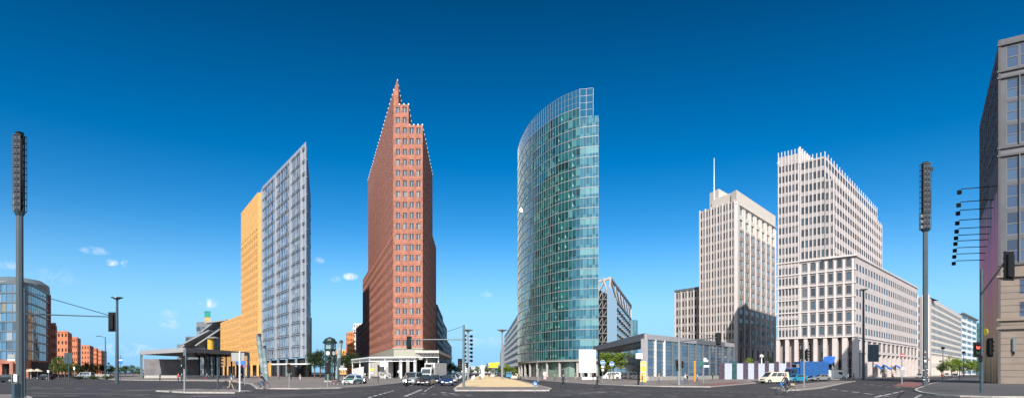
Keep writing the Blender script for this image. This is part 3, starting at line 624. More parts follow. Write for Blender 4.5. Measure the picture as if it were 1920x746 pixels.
# ---------------- pale stone tower with the stepped top (right)
stone = mat('pale_limestone', (.52, .455, .43), .8, .08, .5); stone2 = mat('pale_limestone_fin', (.58, .52, .49), .8, .06, 1)
spand = mat('grey_spandrel', (.24, .22, .225), .7, .1, 1)
stone_shade = mat('limestone_left_shade', (.33, .305, .305), .8, .1, 1)  # limestone darkened, the left face's weaker light put into its colour
bt = Bld('stone_tower', 'pale stone high-rise with stepped finned top above a long lower block with square windows')
C = V2(106, 188.6); CF = V2(174.8, 263); LL = V2(89, 204.2)
dl = (LL-C)
def ll(px):            # point on the left face under a pixel column
    k = (px-960)/F; t = (C.x-k*C.y)/(-dl.x+k*dl.y); return C+dl*t
P1567, P1547, P1564, P1500 = ll(1567), ll(1547), ll(1563), ll(1499)
AF, BF = V2(155.5, 260), V2(155.8, 257)
# low block
bt.facade(P1500, C, 13, 38, 6, 6, .5, .6, spand, 'single', rec=.3, e0=.3, e1=.5)
bt.facade(C, CF, 13, 36.5, 27, 6, .58, .52, stone, 'single', rec=.12, e0=.8, e1=.5); bt.quad(C, CF, 36.5, 38, stone)
bt.facade(C, CF, 8, 13, 14, 1, .75, .62, stone, 'dk2', rec=.5, e0=.6); 
bt.flat([P1567, C, CF, CF+V2(-20, 10), V2(140, 262)], 37.9); bt.quad(CF, CF+V2(-20, 18), 0, 38, stone)
# left face of the tower: narrow bays between fins
bt.facade(LL, P1500, 13, 73.4, 6, 17, .68, .62, stone_shade, 'single', rec=.2, e0=.2, e1=.3, t0=2.5)
bt.facade(P1500, P1547, 38, 70.6, 6, 9, .68, .62, stone_shade, 'single', rec=.2, e0=.4)
bt.facade(P1547, ll(1566), 38, 63, 2, 7, .68, .62, stone_shade, 'single', rec=.2)
bt.fins(LL, P1500, 13, 75, 6, .2, .22, stone2, e0=.2, e1=.3); bt.fins(P1500, P1547, 38, 72, 6, .2, .22, stone2, e0=.4); bt.fins(P1547, P1564, 38, 64, 2, .2, .22, stone2); bt.fins(P1500, C, 13, 37, 6, .6, .3, stone2, e0=.3, e1=.5); bt.quad(P1500, P1500+V2(2, 2), 13, 73, stone)
for j in range(7): bt.ledge(LL, C, 13+j*25/6, .35, .4, stone2)
bt.ledge(P1547, C, 38, .5, .7, stone2); bt.ledge(C, CF, 38, .5, .35, stone2); bt.ledge(C, CF, 13, .35, .25, stone2)
for j in range(17): bt.ledge(LL, P1500, 13+j*57.9/17, .12, .1, stone2)
# right faces of the steps, sunny
P5f = V2(P1500.x+14, P1500.y+16)
bt.quad(P1500, P5f, 70, 74.4, stone); bt.fins(P1500, P5f, 70, 75.4, 8, .25, .4, stone2); bt.flat([LL, P1500, P5f, V2(104, 232)], 73.3)
bt.facade(P1547, AF, 59, 70.6, 22, 3, .66, .5, stone, 'single', rec=.06, e0=.5); bt.fins(P1547, AF, 59, 72, 22, .2, .12, stone2)
bt.facade(P1564, BF, 37, 63, 22, 7, .66, .5, stone, 'dk2', rec=.06, e0=.4, e1=.3); bt.fins(P1564, BF, 37, 64, 22, .2, .12, stone2)
bt.flat([P1547, P1564, BF, AF], 62.9); bt.flat([P1500, P1547, AF, V2(140, 275), V2(104, 232)], 70.5); bt.quad(BF, BF+V2(-20, 24), 37, 63, stone); bt.quad(AF, AF+V2(-20, 24), 37, 70.6, stone)
bt.quad(V2(104, 232), LL, 0, 73.4, stone)
bt.done(KINDS, tname='fin_and_ledge')
def colonnade(root, p, q, n, h, w, m, first=True):
    p, q = Vector((*p.xy, 0)), Vector((*q.xy, 0)); u = (q-p).normalized()
    for i in range(0 if first else 1, n+1):
        b = MB(); c = p.lerp(q, i/n)+Vector((-u.y, u.x, 0))*(w/2-.1); b.box((c.x, c.y, h/2), (w, w, h), m, math.atan2(u.y, u.x)); b.build('pillar', root)
colonnade(bt.root, LL, P1547, 5, 13, 1.1, stone); colonnade(bt.root, P1547, C, 3, 13, 1.5, stone, False); colonnade(bt.root, C, CF, 14, 8, 1.3, stone, False)
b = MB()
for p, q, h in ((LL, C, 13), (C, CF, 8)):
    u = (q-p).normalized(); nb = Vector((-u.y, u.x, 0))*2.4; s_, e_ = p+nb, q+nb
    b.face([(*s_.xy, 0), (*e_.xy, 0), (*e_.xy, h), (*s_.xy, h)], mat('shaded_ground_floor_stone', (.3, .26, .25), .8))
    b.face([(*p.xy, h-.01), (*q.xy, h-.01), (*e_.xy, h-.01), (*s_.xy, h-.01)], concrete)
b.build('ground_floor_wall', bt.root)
for p, q, n, h in ((LL, P1547, 4, 11), (P1547, C, 3, 6), (C, CF, 13, 6.4)):
    u = (q-p).normalized(); nb = Vector((-u.y, u.x, 0))*2.3
    for i in range(n):
        b = MB(); c = p.lerp(q, (i+.5)/n)+nb; w = (q-p).length/n*.6
        b.box((c.x, c.y, h/2+.1), (w, .1, h), g_dark, math.atan2(u.y, u.x)); b.beam((*(c-u*w/2).xy, 3.1), (*(c+u*w/2).xy, 3.1), .2, .12, frame_w)
        for s_ in (-1, 0, 1): b.box((*(c+u*s_*w/2-Vector((-u.y, u.x, 0))*.08).xy, h/2+.1), (.1, .1, h), frame_w, math.atan2(u.y, u.x))
        b.build('shopfront', bt.root)
b = MB(); c = (C+LL)*.5
for i in range(6):
    a = math.pi/3*i; c = ll(1460)+V2(-.3, -.6); b.beam((c.x, c.y, 71.3), (c.x+1*math.cos(a)*.8, c.y+.6*math.cos(a), 71.3+.9*math.sin(a)), .14, .14, whitem)
b.build('emblem', bt.root)
awn = mat('blue_awning_cloth', (.015, .1, .4), .7, .08, 2)
def awning(p, u, w, label, h=4.6, drop=1.5, out=2.2):
    o = MB(); n = Vector((u.y, -u.x, 0)); a, b_ = p-u*w/2, p+u*w/2; q = MB()
    A1, B1 = a+n*out, b_+n*out
    q.face([(*a.xy, h), (*b_.xy, h), (*B1.xy, h-drop), (*A1.xy, h-drop)], awn); q.face([(*A1.xy, h-drop), (*B1.xy, h-drop), (*B1.xy, h-drop-.35), (*A1.xy, h-drop-.35)], awn)
    q.face([(*a.xy, h), (*A1.xy, h-drop), (*A1.xy, h-drop-.35)], awn); q.face([(*b_.xy, h), (*B1.xy, h-drop), (*B1.xy, h-drop-.35)], awn)
    q.build('cloth', o_ := thing('awning', label, 'awning', group='blue awnings on the stone building'))
    q = MB(); q.beam((*a.xy, h-1.6), (*A1.xy, h-drop), .06, .06, steel); q.build('arm', o_); q = MB(); q.beam((*b_.xy, h-1.6), (*B1.xy, h-drop), .06, .06, steel); q.build('arm', o_)
ul = (C-LL).normalized(); ur = (CF-C).normalized()
awning(ll(1556), ul, 3.2, 'large blue awning just right of the blue lorry box', 7.0, 2.2, 1.6)
awning(C+ur*26, ur, 4.0, 'blue awning right of the dark sign board, nearest to the corner')
awning(C+ur*38, ur, 4.4, 'blue awning in the middle of the long stone facade')
awning(C+ur*58, ur, 4.6, 'blue awning farthest along the long stone facade')

# ---------------- second pale tower with fins and white upper storeys
cream = mat('cream_render', (.66, .58, .50), .75, .06, .5)
rt = Bld('finned_tower', 'tall grey beige tower with vertical fins and white upper storeys topped by a mast')
r0, r1_, r2 = V2(76.3, 248), V2(84.9, 231), V2(116.6, 270)
rt.facade(r0, r1_, 3, 66.5, 12, 18, .5, .68, mat('beige_grey_spandrel', (.40, .36, .34), .8, .08, 1), 'single', rec=.15, e0=.2, e1=.8)
rt.fins(r0, r1_, 2, 67, 6, .5, .28, stone2, e0=.2, e1=.8); rt.fins(r0, r1_, 2, 66, 12, .2, .16, stone2, e0=.2, e1=.8)
rt.facade(r1_, r2, 12, 56.5, 7, 12, .55, .55, mat('taupe_stone_shade', (.34, .295, .27), .8, .1, .6), 'blue2', rec=.2, e0=2.4, e1=.3)  # taupe stone darkened below the cream floors to stand for cast shade
rt.facade(r1_, r2, 56.5, 65.5, 7, 2, .5, .65, cream, 'off', rec=.4, e0=2.2, e1=.3); rt.quad(r1_, r2, 65.5, 70.5, cream)
rt.facade(r1_, r2, 0, 12, 7, 1, .35, .7, stone, 'single', rec=.5, e0=2.4, e1=.3, vo=.6)
rt.fins(r1_, r2, 0, 64, 7, .5, .35, stone2, e0=2.4, e1=.3); rt.ledge(r1_, r2, 65.5, .5, .4, cream); rt.ledge(r1_, r2, 12, .4, .3, stone2)
cc = r1_+(r2-r1_).normalized()*.8; rt.trim.box((cc.x, cc.y, 33), (1.9, 1.2, 66), stone2, math.atan2(.76, .65))
q0, q1 = r1_+V2(.3, .6), r1_+V2(-.6, 4)
rt.quad(q1, r1_+V2(.1, .3), 65, 70.5, cream); rt.flat([r1_+V2(.1, .3), r2, r2+V2(-15, 15), q1], 70.4); rt.flat([r0, r1_, r2, r2+V2(-18, 20)], 66.4)
rt.quad(r0+V2(15, 15), r0, 0, 66.4, stone); rt.quad(r2, r2+V2(-18, 20), 0, 70.4, cream)
b = MB(); p0 = V2(80.6, 246); b.prism([p0.xy, V2(84.2, 236).xy, V2(96, 250).xy, V2(90, 262).xy], 66, 70.6, cream); b.prism([V2(80.8, 249.5).xy, V2(82.3, 243).xy, V2(90, 252).xy, V2(88, 258).xy], 66, 74.5, cream); b.build('penthouse', rt.root)
b = MB(); c = D(1339, 246); b.tube((c.x, c.y, 66), (c.x, c.y, ZH(298, 246)), .28, .1, whitem); b.build('mast', rt.root)
rt.done(KINDS, tname='fins')
lb = Bld('low_finned_block', 'lower grey finned office block left of the finned tower')
s0, s1 = V2(71.7, 268), V2(79.2, 256.5); lb.facade(s0, s1, 0, 36.5, 8, 10, .52, .66, mat('beige_grey_spandrel', (.36, .32, .3)), 'single', rec=.15, e0=.2); lb.fins(s0, s1, 0, 37.6, 4, .45, .28, stone2); lb.flat([s0, s1, s1+V2(20, 20), s0+V2(20, 20)], 36.4); lb.ledge(s0, s1, 37, 1, .3, greypole)
lb.quad(s0+V2(20, 20), s0, 0, 36.5, stone); lb.done(KINDS, tname='fins')
rt.root.scale = lb.root.scale = (1.2, 1.2, 1.2)

# ---------------- long blocks down the right-hand street
db = Bld('striped_stone_block', 'dark glazed block with pale piers between the two long stone buildings')
e0_, e1_ = V2(192.5, 300), V2(200.5, 294.5); db.facade(V2(186, 288), V2(194, 284.5), 0, 37, 3, 9, .7, .7, spand, 'dk2'); db.fins(V2(186, 288), V2(194, 284.5), 0, 38, 4, .8, .5, stone2); db.flat([V2(186, 288), V2(194, 284.5), V2(210, 300), V2(200, 310)], 37); db.quad(V2(194, 284.5), V2(200, 291), 0, 37, stone); db.done(KINDS, tname='piers')
eb = Bld('long_stone_block', 'long pale stone office block with a regular grid of square windows down the right street')
f0, f1 = V2(200, 292), V2(284, 386); eb.facade(f0, f1, 11, 36.5, 30, 8, .68, .62, mat('warm_white_stone', (.62, .55, .48), .8, .06, .4), 'single', rec=.08); eb.facade(f0, f1, 0, 11, 24, 2, .55, .7, mat('warm_white_stone', (.62, .55, .48)), 'single', rec=.6)
eb.quad(f0, f1, 36.5, 37.8, stone); eb.ledge(f0, f1, 11, .4, .3, stone2); eb.flat([f0, f1, f1+V2(-20, 20), D(1746, 330)], 37.6); eb.quad(V2(198, 294), f0, 0, 37.8, stone); eb.done(KINDS)
hb = Bld('banded_office', 'white office block with horizontal window bands beyond the long stone block')
h0, h1 = V2(286, 388), V2(335, 440); hb.facade(h0, h1, 0, 39, 3, 10, .96, .5, whitem, 'dk2', rec=.3); hb.flat([h0, h1, h1+V2(-20, 10), h0+V2(-20, 10)], 39); hb.ledge(h0, h1, 39.3, .8, 1.2, greypole); hb.quad(h0+V2(-10, 10), h0, 0, 39, concrete); hb.done(KINDS)
ib = Bld('green_glass_office', 'rounded green glass office at the far end of the right street')
P = [V2(338, 446), V2(348, 452), V2(357, 462), V2(362, 474)]
for p, q in zip(P, P[1:]): ib.facade(p, q, 0, 38, 4, 10, .94, .86, mat('green_frame', (.1, .22, .2)), 'tg', rec=.15)
ib.flat(P+[V2(330, 480)], 38); ib.done(dict(tg=unit_window('tg', g_teal, frame_d, 1, 1, .03)))

# ---------------- wrapped corner building at the right edge
pr = Bld('wrapped_building', 'tall corner building at the right edge wrapped in a printed facade with a pink side')
k0 = V2(75.9, 95); kF = V2(98.2, 128.2); kR = k0+V2(.83, -.56)*19
taupe = mat('printed_taupe_shade', (.082, .086, .10), .75, .12, .35); taupe2 = mat('printed_taupe_light_shade', (.12, .12, .13), .75, .12, .4); dtaupe = mat('printed_moulding', (.07, .066, .07), .7, .1)  # printed canvas darkened, the front's shade put into its colours
beige = mat('printed_beige_shade', (.19, .15, .12), .75, .12, .5)  # beige print toned down for the same shade
for z0, z1, nr in ((18.5, 35.3, 4), (36.8, 47.4, 3), (48.5, 52.5, 1)):
    pr.facade(k0, kR, z0, z1, 11, nr, .88, .86, taupe, 'pw', rec=.12, e0=.75, e1=.5)
pr.facade(k0, kR, 8.9, 16.7, 6, 2, .74, .66, beige, 'pw', rec=.15, e0=2, e1=.5, b0=.9)
pr.quad(k0, kR, 35.3, 36.8, taupe2); pr.quad(k0, kR, 47.4, 48.5, taupe2); pr.quad(k0, kR, 52.5, 53.5, taupe); pr.quad(k0, kR, 16.7, 18.5, beige)
for z in (18.5, 35.4, 36.6, 47.5, 48.5, 52.6): pr.ledge(k0, kR, z, .3, .3, dtaupe)
for z in (8.7, 10, 16.7): pr.ledge(k0, kR, z, .35, .4, beige)
pr.quad(k0, kR, 0, 8.9, beige)
for z in range(1, 17, 1): pr.ledge(k0, k0+V2(.83, -.56)*3, z+.2, .06, .03, dtaupe)
uf = (kR-k0).normalized(); nf = Vector((uf.y, -uf.x, 0))
pr.fins(k0+uf*.75, kR, 18.5, 35.3, 11, .12, .3, taupe2, inc=False); pr.fins(k0+uf*.75, kR, 36.8, 47.4, 11, .12, .3, taupe2, inc=False)
# far side wall: printed windows above, pink to orange poster below
pm = bpy.data.materials.new('printed_pink_orange_canvas'); pm.use_nodes = True; n, l = pm.node_tree.nodes, pm.node_tree.links
t = n.new('ShaderNodeTexCoord'); sp = n.new('ShaderNodeSeparateXYZ'); l.new(t.outputs['Object'], sp.inputs[0])
no = n.new('ShaderNodeTexNoise'); no.inputs['Scale'].default_value = 1; mp = n.new('ShaderNodeMapping'); mp.inputs['Scale'].default_value = (.35, .35, .03); l.new(t.outputs['Object'], mp.inputs[0]); l.new(mp.outputs[0], no.inputs['Vector'])
a = n.new('ShaderNodeMath'); a.operation = 'MULTIPLY_ADD'; l.new(sp.outputs[2], a.inputs[0]); a.inputs[1].default_value = 1/34; l.new(no.outputs[0], a.inputs[2])
a2_ = n.new('ShaderNodeMath'); a2_.operation = 'SUBTRACT'; l.new(a.outputs[0], a2_.inputs[0]); a2_.inputs[1].default_value = .45
cr = n.new('ShaderNodeValToRGB'); l.new(a2_.outputs[0], cr.inputs[0]); e = cr.color_ramp.elements; e[0].color = (.22, .10, .04, 1); e[0].position = 0; e[1].color = (.12, .13, .2, 1); e[1].position = 1
for p_, c_ in ((.12, (.7, .45, .2)), (.3, (.95, .5, .22)), (.45, (.95, .38, .28)), (.62, (.95, .25, .4)), (.8, (.75, .25, .5))):
    x = e.new(p_); x.color = (*c_, 1)
l.new(cr.outputs[0], n['Principled BSDF'].inputs['Base Color']); n['Principled BSDF'].inputs['Roughness'].default_value = .6
kM = k0.lerp(kF, .42)
pr.facade(kF, kM, 33, 52.5, 5, 6, .75, .8, taupe, 'pw', rec=.15); pr.facade(kM, k0, 35.5, 52.5, 4, 5, .75, .8, taupe, 'pw', rec=.15); pr.quad(kF, k0, 52.5, 53.5, taupe)
pr.quad(kM, k0, 31, 35.5, taupe); pr.wall.face([(*kF.xy, 0), (*kM.xy, 0), (*kM.xy, 33), (*kF.xy, 33)], pm); pr.wall.face([(*kM.xy, 0), (*k0.xy, 0), (*k0.xy, 31), (*kM.xy, 31)], pm)
pr.flat([k0, kR, kR+V2(30, 40), kF], 53.4); pr.trim.box((k0.x, k0.y, 26.7), (.3, .3, 53.4), dtaupe, .9)
K_pw = unit_window('pw', glass('printed_window', [(2, (.03, .06, .12)), (2, (.045, .085, .15)), (1, (.02, .035, .07))], .15, .6), taupe2, 1, 2, .06)
pr.done(dict(pw=K_pw))
b = MB(); c = k0+uf*5.6+nf*.06; b.box((*(k0+uf*11.5+nf*.02).xy, 4.3), (14.6, .1, 8.5), mat('printed_shop_dark', (.05, .05, .07), .4, .3, .3), math.atan2(uf.y, uf.x)); b.box((*(k0+uf*11.5+nf*.1).xy, 7.1), (14.2, .12, 1.6), mat('printed_red_band', (.36, .08, .04), .5), math.atan2(uf.y, uf.x)); b.build('shop_print', pr.root)
b = MB(); c = k0+uf*1.7+nf*.25; b.tube((c.x, c.y, 5.1), (c.x, c.y, 7.1), .22, .22, greypole, 10); b.tube((c.x, c.y, 4.6), (c.x, c.y, 5.1), .12, .12, blackm, 8); b.build('wall_lantern', pr.root)
us = (kF-k0).normalized(); ns = Vector((-us.y, us.x, 0))
for i, py in enumerate((349, 374, 390, 409, 425, 438, 449, 462, 474, 487)):
    t = .12+.06*i; c = k0+us*(k0-kF).length*min(t, .8); z = ZH(py, c.y); b = MB(); e = c+ns*4.6
    b.beam((*c.xy, z), (*e.xy, z+.3), .12, .12, blackm); b.box((e.x-.3, e.y, z-.25), (.5, .5, .65), blackm, .5); b.build('billboard_lamp', pr.root)

# ---------------- framework-roofed glass building (behind the glass tower)
sc_ = thing('truss_roofed_building', 'dark glass building carrying a pale triangular steel truss on its roof', 'building')
pale_steel = mat('pale_truss_paint', (.42, .36, .32), .5, .08, 2)
n0, n1, f_ = D(1121, 262), D(1153, 260), D(1183, 372)
b = MB(); b.face([(*n0.xy, 0), (*n1.xy, 0), (*n1.xy, ZH(560, 260)), (*n0.xy, ZH(540, 260))], blackm)
b.build('front_wall', sc_)
b = MB()
for i in range(9):
    z = 4+i*3.6; b.beam((n0.x, n0.y-1, z), (n1.x-3, n1.y-1, z), .3, .3, steel)
    for k in range(3):
        xa = n0.x+k*2.1; b.beam((xa, n0.y-1.3, z), (xa+1.8, n0.y-1.3, z+3.4), .16, .16, pale_steel if (i+k) % 3 else steel)
for k in range(4): xa = n0.x+k*1.9; b.beam((xa, n0.y-1.2, 0), (xa, n0.y-1.2, 37), .2, .2, steel)
b.build('scaffold_lattice', sc_)
b = MB(); b.face([(n1.x-3.6, n1.y-1.5, 0), (n1.x+.6, n1.y-1.5, 0), (n1.x+.6, n1.y-1.5, ZH(566, 260)), (n1.x-3.6, n1.y-1.5, ZH(528, 260))], glass('sky_glass', [(1, (.2, .3, .4)), (1, (.16, .26, .36))], .06, 1)); b.build('glass_fin', sc_)
b = MB()
nc_, nr_ = 16, 9
for j in range(nr_):
    for i in range(nc_):
        p, q = n1.lerp(f_, (i+.08)/nc_), n1.lerp(f_, (i+.92)/nc_); z0, z1 = j*3.7+.6, j*3.7+3.3
        b.face([(*p.xy, z0), (*q.xy, z0), (*q.xy, z1), (*p.xy, z1)], g_blue if (i*7+j*3) % 5 else g_dark)
b.build('glazing', sc_)
b = MB()
q0 = n1+V2(-.3, .2)
b.prism([q0.xy, (f_+V2(-.3, 0)).xy, (f_+V2(-30, 5)).xy, (n0+V2(0, .5)).xy], 0, 34, darkm); b.build('body', sc_)
for j in range(1, nr_):
    for i in range(0, nc_, 2):
        b = MB()
        p, q = n1.lerp(f_, (i+.1)/nc_), n1.lerp(f_, (i+.7)/nc_); c = (p+q)/2+V2(.6, 0); b.box((c.x, c.y, j*3.7), (1.2, (q-p).length, .5), steel, 0); b.build('balcony', sc_)
tz = ZH(521, 260)
b = MB(); a_, c_, d_ = (n0.x, n0.y, ZH(528, 262)), (n1.x-2, n1.y, tz), (f_.x, f_.y, ZH(573, 372))
b.beam(a_, c_, .9, .9, pale_steel); b.beam(c_, d_, 1, 1, pale_steel); b.beam((n1.x, n1.y, 33), (f_.x, f_.y, 34), .9, .9, pale_steel)
lo = Vector((n1.x, n1.y, 33)); hi = Vector(c_); loF, hiF = Vector((f_.x, f_.y, 34)), Vector(d_)
for i in range(7):
    t0, t1 = i/6, min((i+.55)/6, 1); b.beam(hi.lerp(hiF, t0), lo.lerp(loF, t1), .5, .9, pale_steel); 
    if i < 6: b.beam(lo.lerp(loF, t1), hi.lerp(hiF, (i+1)/6), .3, .5, pale_steel)
b.beam(a_, (n0.x, n0.y, 34), .8, .8, pale_steel); b.beam((n0.x, n0.y, 36), (n1.x-4, n1.y, tz-1), .6, .6, pale_steel); b.beam((n1.x-5, n1.y, tz), (n1.x-2.5, n1.y, 33), .6, .6, pale_steel); b.beam((n1.x-2.5, n1.y, 33), c_, .7, .7, pale_steel); b.beam((n0.x+1, n0.y, 35), (n1.x-3, n1.y, 37.5), .4, .4, pale_steel)
b.build('roof_truss', sc_)
b = MB(); c = D(1184, 395); b.tube((c.x, c.y, 0), (c.x, c.y, ZH(600, 395)), 4, 4, g_blue, 20); b.build('round_glass_bay', sc_)
b = MB()
for z in range(3, 33, 4): b.tube((c.x, c.y, z), (c.x, c.y, z+.3), 4.15, 4.15, steel, 20)
b.build('bay_ring', sc_)

# ---------------- street canyon in the middle distance
cool = mat('grey_metal_cladding', (.17, .2, .23), .4, .1, .3); 
K_band = unit_window('band', glass('canyon_glass', [(3, (.12, .2, .28)), (2, (.2, .28, .34)), (1, (.06, .09, .12))], .08, 1), steel, 2, 1, .05)
sb = Bld('grey_glass_office', 'long grey glass office block left of the curved glass tower')
x0_, x1_ = V2(-5.9, 479), V2(3.2, 296)
sb.facade(x0_, x1_, 4.5, 29.5, 22, 7, .9, .66, cool, 'band', rec=.2); sb.quad(x0_, x1_, 29.5, 30.5, cool); sb.quad(x0_, x1_, 0, 4.5, darkm); sb.flat([x0_, x1_, V2(20, 300), V2(20, 470)], 30.4); sb.quad(x1_, V2(16, 298), 0, 30.5, cool); sb.done(dict(band=K_band), 60)
sb2 = Bld('far_glass_office', 'small far glass office block at the end of the avenue, right side')
y0_, y1_ = V2(-15, 760), V2(-8, 486); sb2.facade(y0_, y1_, 0, 24, 16, 6, .9, .6, cool, 'band', rec=.2); sb2.flat([y0_, y1_, V2(10, 500), V2(10, 740)], 24); sb2.quad(y1_, V2(0, 486), 0, 24, cool); sb2.done(dict(band=K_band), 40)
for nm, lab, pA, YA, pB, YB, yt0, m_, kd in (('dark_street_block', 'dark glazed block just right of the red brick tower', 820, 300, 830.5, 372, 570, mat('slate_grey', (.05, .06, .075), .5), 'single'),
        ('curved_street_block', 'dark office block with pale stripes, second right of the brick tower', 830, 380, 838, 455, 600, mat('slate_grey', (.05, .06, .075)), 'band'),
        ('far_street_block', 'far grey block with white stripes on the left side of the avenue', 836, 462, 847, 620, 634, mat('mid_grey', (.09, .09, .095), .6), 'band')):
    q_ = Bld(nm, lab); p, q = D(pA, YA), D(pB, YB); z = ZH(yt0, YA)
    q_.facade(p, q, 0, z, 8, int(z/4), .85, .55, m_, kd, rec=.2); q_.flat([p, q, q+V2(-30, 0), p+V2(-30, 0)], z); q_.quad(p+V2(-25, 0), p, 0, z, m_); q_.done(dict(KINDS, band=K_band), 40)
# coloured flats behind the brick tower, left
for nm, lab, x0, x1, yt_, Y, m_ in (('orange_flats', 'orange apartment block with balconies left of the brick tower', 651, 664, 622, 440, mat('orange_render', (.55, .17, .04))), ('cream_flats', 'cream apartment block with setback top between orange flats and brick tower', 663, 680, 606, 470, cream), ('yellow_flats', 'low yellow block behind the clock tower', 632, 652, 655, 500, terra)):
    q_ = Bld(nm, lab); p, q = D(x0, Y), D(x1, Y); z = ZH(yt_, Y)
    q_.facade(p, q, 0, z, 4, max(2, int(z/3.8)), .55, .5, m_, 'off'); q_.flat([p, q, q+V2(0, 20), p+V2(0, 20)], z); q_.facade(D(x0-2, Y+30), p, 0, z, 4, max(2, int(z/3.8)), .6, .5, m_, 'off'); q_.done(KINDS)
# pale buildings closing the avenue
for i, (x0, x1, yt_, lab) in enumerate(((862, 880, 681, 'pale hazy building at the far end of the avenue, left'), (878, 900, 686, 'low pale building at the far end of the avenue, middle'), (898, 926, 684, 'wide pale building at the far end of the avenue, right'))):
    q_ = Bld('distant_building', lab); p, q = D(x0, 1400+i*40), D(x1, 1400+i*40); z = ZH(yt_, 1400); q_.facade(p, q, 0, z, 7, 4, .5, .5, mat('far_pale', (.5, .5, .5)), 'off'); q_.flat([p, q, q+V2(0, 30), p+V2(0, 30)], z, mat('far_roof', (.3, .2, .17))); q_.done(KINDS, 30)

# ---------------- left: round glass office and row of red brick houses
ro = thing('round_glass_office', 'rounded blue glass office with a grey domed roof band over a brick base', 'building')
g_ro = glass('blue_amber_glass', [(6, (.05, .14, .24)), (5, (.08, .19, .3)), (2, (.03, .07, .11)), (1, (.25, .18, .08)), (1, (.2, .26, .3))], .04, 1)
rp_ = resample([(p[0], p[1]) for p in (D(-60, 215).xy, D(-25, 195).xy, D(5, 188).xy, D(30, 187).xy, D(52, 190).xy, D(72, 200).xy, D(91, 216).xy)], 34)
HR = 29.2; nst = 8
for s in range(nst):
    z0 = 5.6+s*(HR-5.6)/nst; z1 = z0+(HR-5.6)/nst; b = MB()
    for p, q in zip(rp_, rp_[1:]): b.face([(*p.xy, z0), (*q.xy, z0), (*q.xy, z1), (*p.xy, z1)], g_ro)
    b.build('glass_storey', ro); b = MB()
    for p, q in zip(rp_, rp_[1:]): b.beam((*p.xy, z1), (*q.xy, z1), .5, .42, greypole)
    b.build('floor_edge', ro)
b = MB()
for i, p in enumerate(rp_): b.box((p.x, p.y-.05, (5.6+HR)/2), (.1, .2, HR-5.6), steel)
b.build('mullion', ro)
b = MB()
for i, (p, q) in enumerate(zip(rp_, rp_[1:])):
    b.beam((*p.xy, 5.1), (*q.xy, 5.1), .8, 1.2, redbrick)
    if i % 2 == 0: b.box((p.x, p.y, 2.5), (1.1, 1.1, 5), redbrick)
b.build('brick_base', ro)
b = MB(); b.prism([p.xy for p in rp_]+[D(80, 240).xy, D(-60, 250).xy], HR, HR+.5, roofm); b.build('roof', ro)
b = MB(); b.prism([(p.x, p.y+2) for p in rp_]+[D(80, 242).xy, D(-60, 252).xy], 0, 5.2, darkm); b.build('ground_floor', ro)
b = MB(); c = D(28, 212); b.lathe([(9.8, HR+.5), (9.6, HR+3), (7.5, HR+4.6), (4, HR+5.2)], (c.x, c.y, 0), greypole, 28); b.build('roof_drum', ro)
b = MB(); p = rp_[-1]; e = p*1.1; b.beam((p.x+.4, p.y, HR/2), (e.x+.4, e.y, HR/2), .8, HR, mat('dark_red_panel', (.2, .06, .04))); b.build('end_wall', ro)
orange = mat('orange_red_render', (.46, .15, .07), .8, .1, .5)
K_sq = unit_window('sq', g_dark, frame_d, 2, 1, .05)
for i, (x0, xm, x1, yt_, Y, m_) in enumerate(((91, 104, 107, 606, 250, mat('deep_red_render', (.2, .06, .04))), (107, 127, 135, 621, 303, orange), (135, 145, 151.5, 632, 354, orange), (152, 168, 175.5, 647, 450, orange), (175.5, 181, 184, 652, 500, orange), (184, 190, 193, 656, 545, orange), (186, 192, 200, 657, 590, mat('pale_orange_render', (.5, .22, .13))))):
    q_ = Bld('red_house', ['dark red block beside the round glass office', 'orange red block with six window rows, nearest in the row', 'narrow orange red block third in the row', 'broad orange red block in the middle of the row behind trees', 'narrow orange red block fifth in the row', 'small orange red block sixth in the row', 'pale orange block at the far end of the row'][i], group='red blocks along the left street')
    p, q = D(x0, Y), D(xm, Y); z = ZH(yt_, Y); r = D(x1, Y+18)
    q_.facade(p, q, 0, z, 3, max(3, int(z/3.4)), .45, .45, m_, 'sq', rec=.4); q_.facade(q, r, 0, z, 3, max(3, int(z/3.4)), .5, .45, m_, 'sq', rec=.4)
    bl_ = D(x0+1, Y+18); q_.flat([p, q, r, bl_], z); q_.ledge(p, q, z, .5, .2, m_); q_.quad(bl_, p, 0, z, m_); q_.done(dict(sq=K_sq))
# low wall at the back of the left square
b = MB(); p, q = G(100, 706.5), G(205, 707.5); b.beam((*p.xy, .6), (*q.xy, .6), .4, 1.2, concrete); tag(b.build('garden_wall'), 'low grey wall in front of the trees on the left square', 'wall')

# ---------------- station entrances
def entrance(root, cor, lf, rf, z, glassy_right):
    pass
fasc = mat('light_fascia_metal', (.42, .40, .40), .45, .06, 1, metal=.2); fascd = mat('shaded_fascia_metal', (.16, .165, .18), .45, .06, 1, metal=.2)  # darker copy paints the fascia sides out of the sun
def louvred_roof(root, c, l_, r_, bk, z, th, nl):
    b = MB()
    for p, q in ((l_, c), (c, r_), (r_, bk), (bk, l_)):
        b.beam((*p.xy, z-th/2), (*q.xy, z-th/2), .5, th, fasc if (p is l_ or q is l_) and c in (p, q) else fascd)
    b.build('roof_frame', root)
    b = MB(); b.face([(*c.xy, z-.1), (*r_.xy, z-.1), (*bk.xy, z-.1), (*l_.xy, z-.1)], g_dark); b.build('roof_glass', root)
    b = MB()
    for i in range(1, nl):
        t = i/nl; p, q = c.lerp(r_, t), l_.lerp(bk, t); b.beam((*p.xy, z-th*.6), (*q.xy, z-th*.6), .22, th*.8, steel)
    for i in range(1, 8):
        t = i/8; p, q = c.lerp(l_, t), r_.lerp(bk, t); b.beam((*p.xy, z-th*.35), (*q.xy, z-th*.35), .18, th*.4, steel)
    b.build('roof_louvre', root)
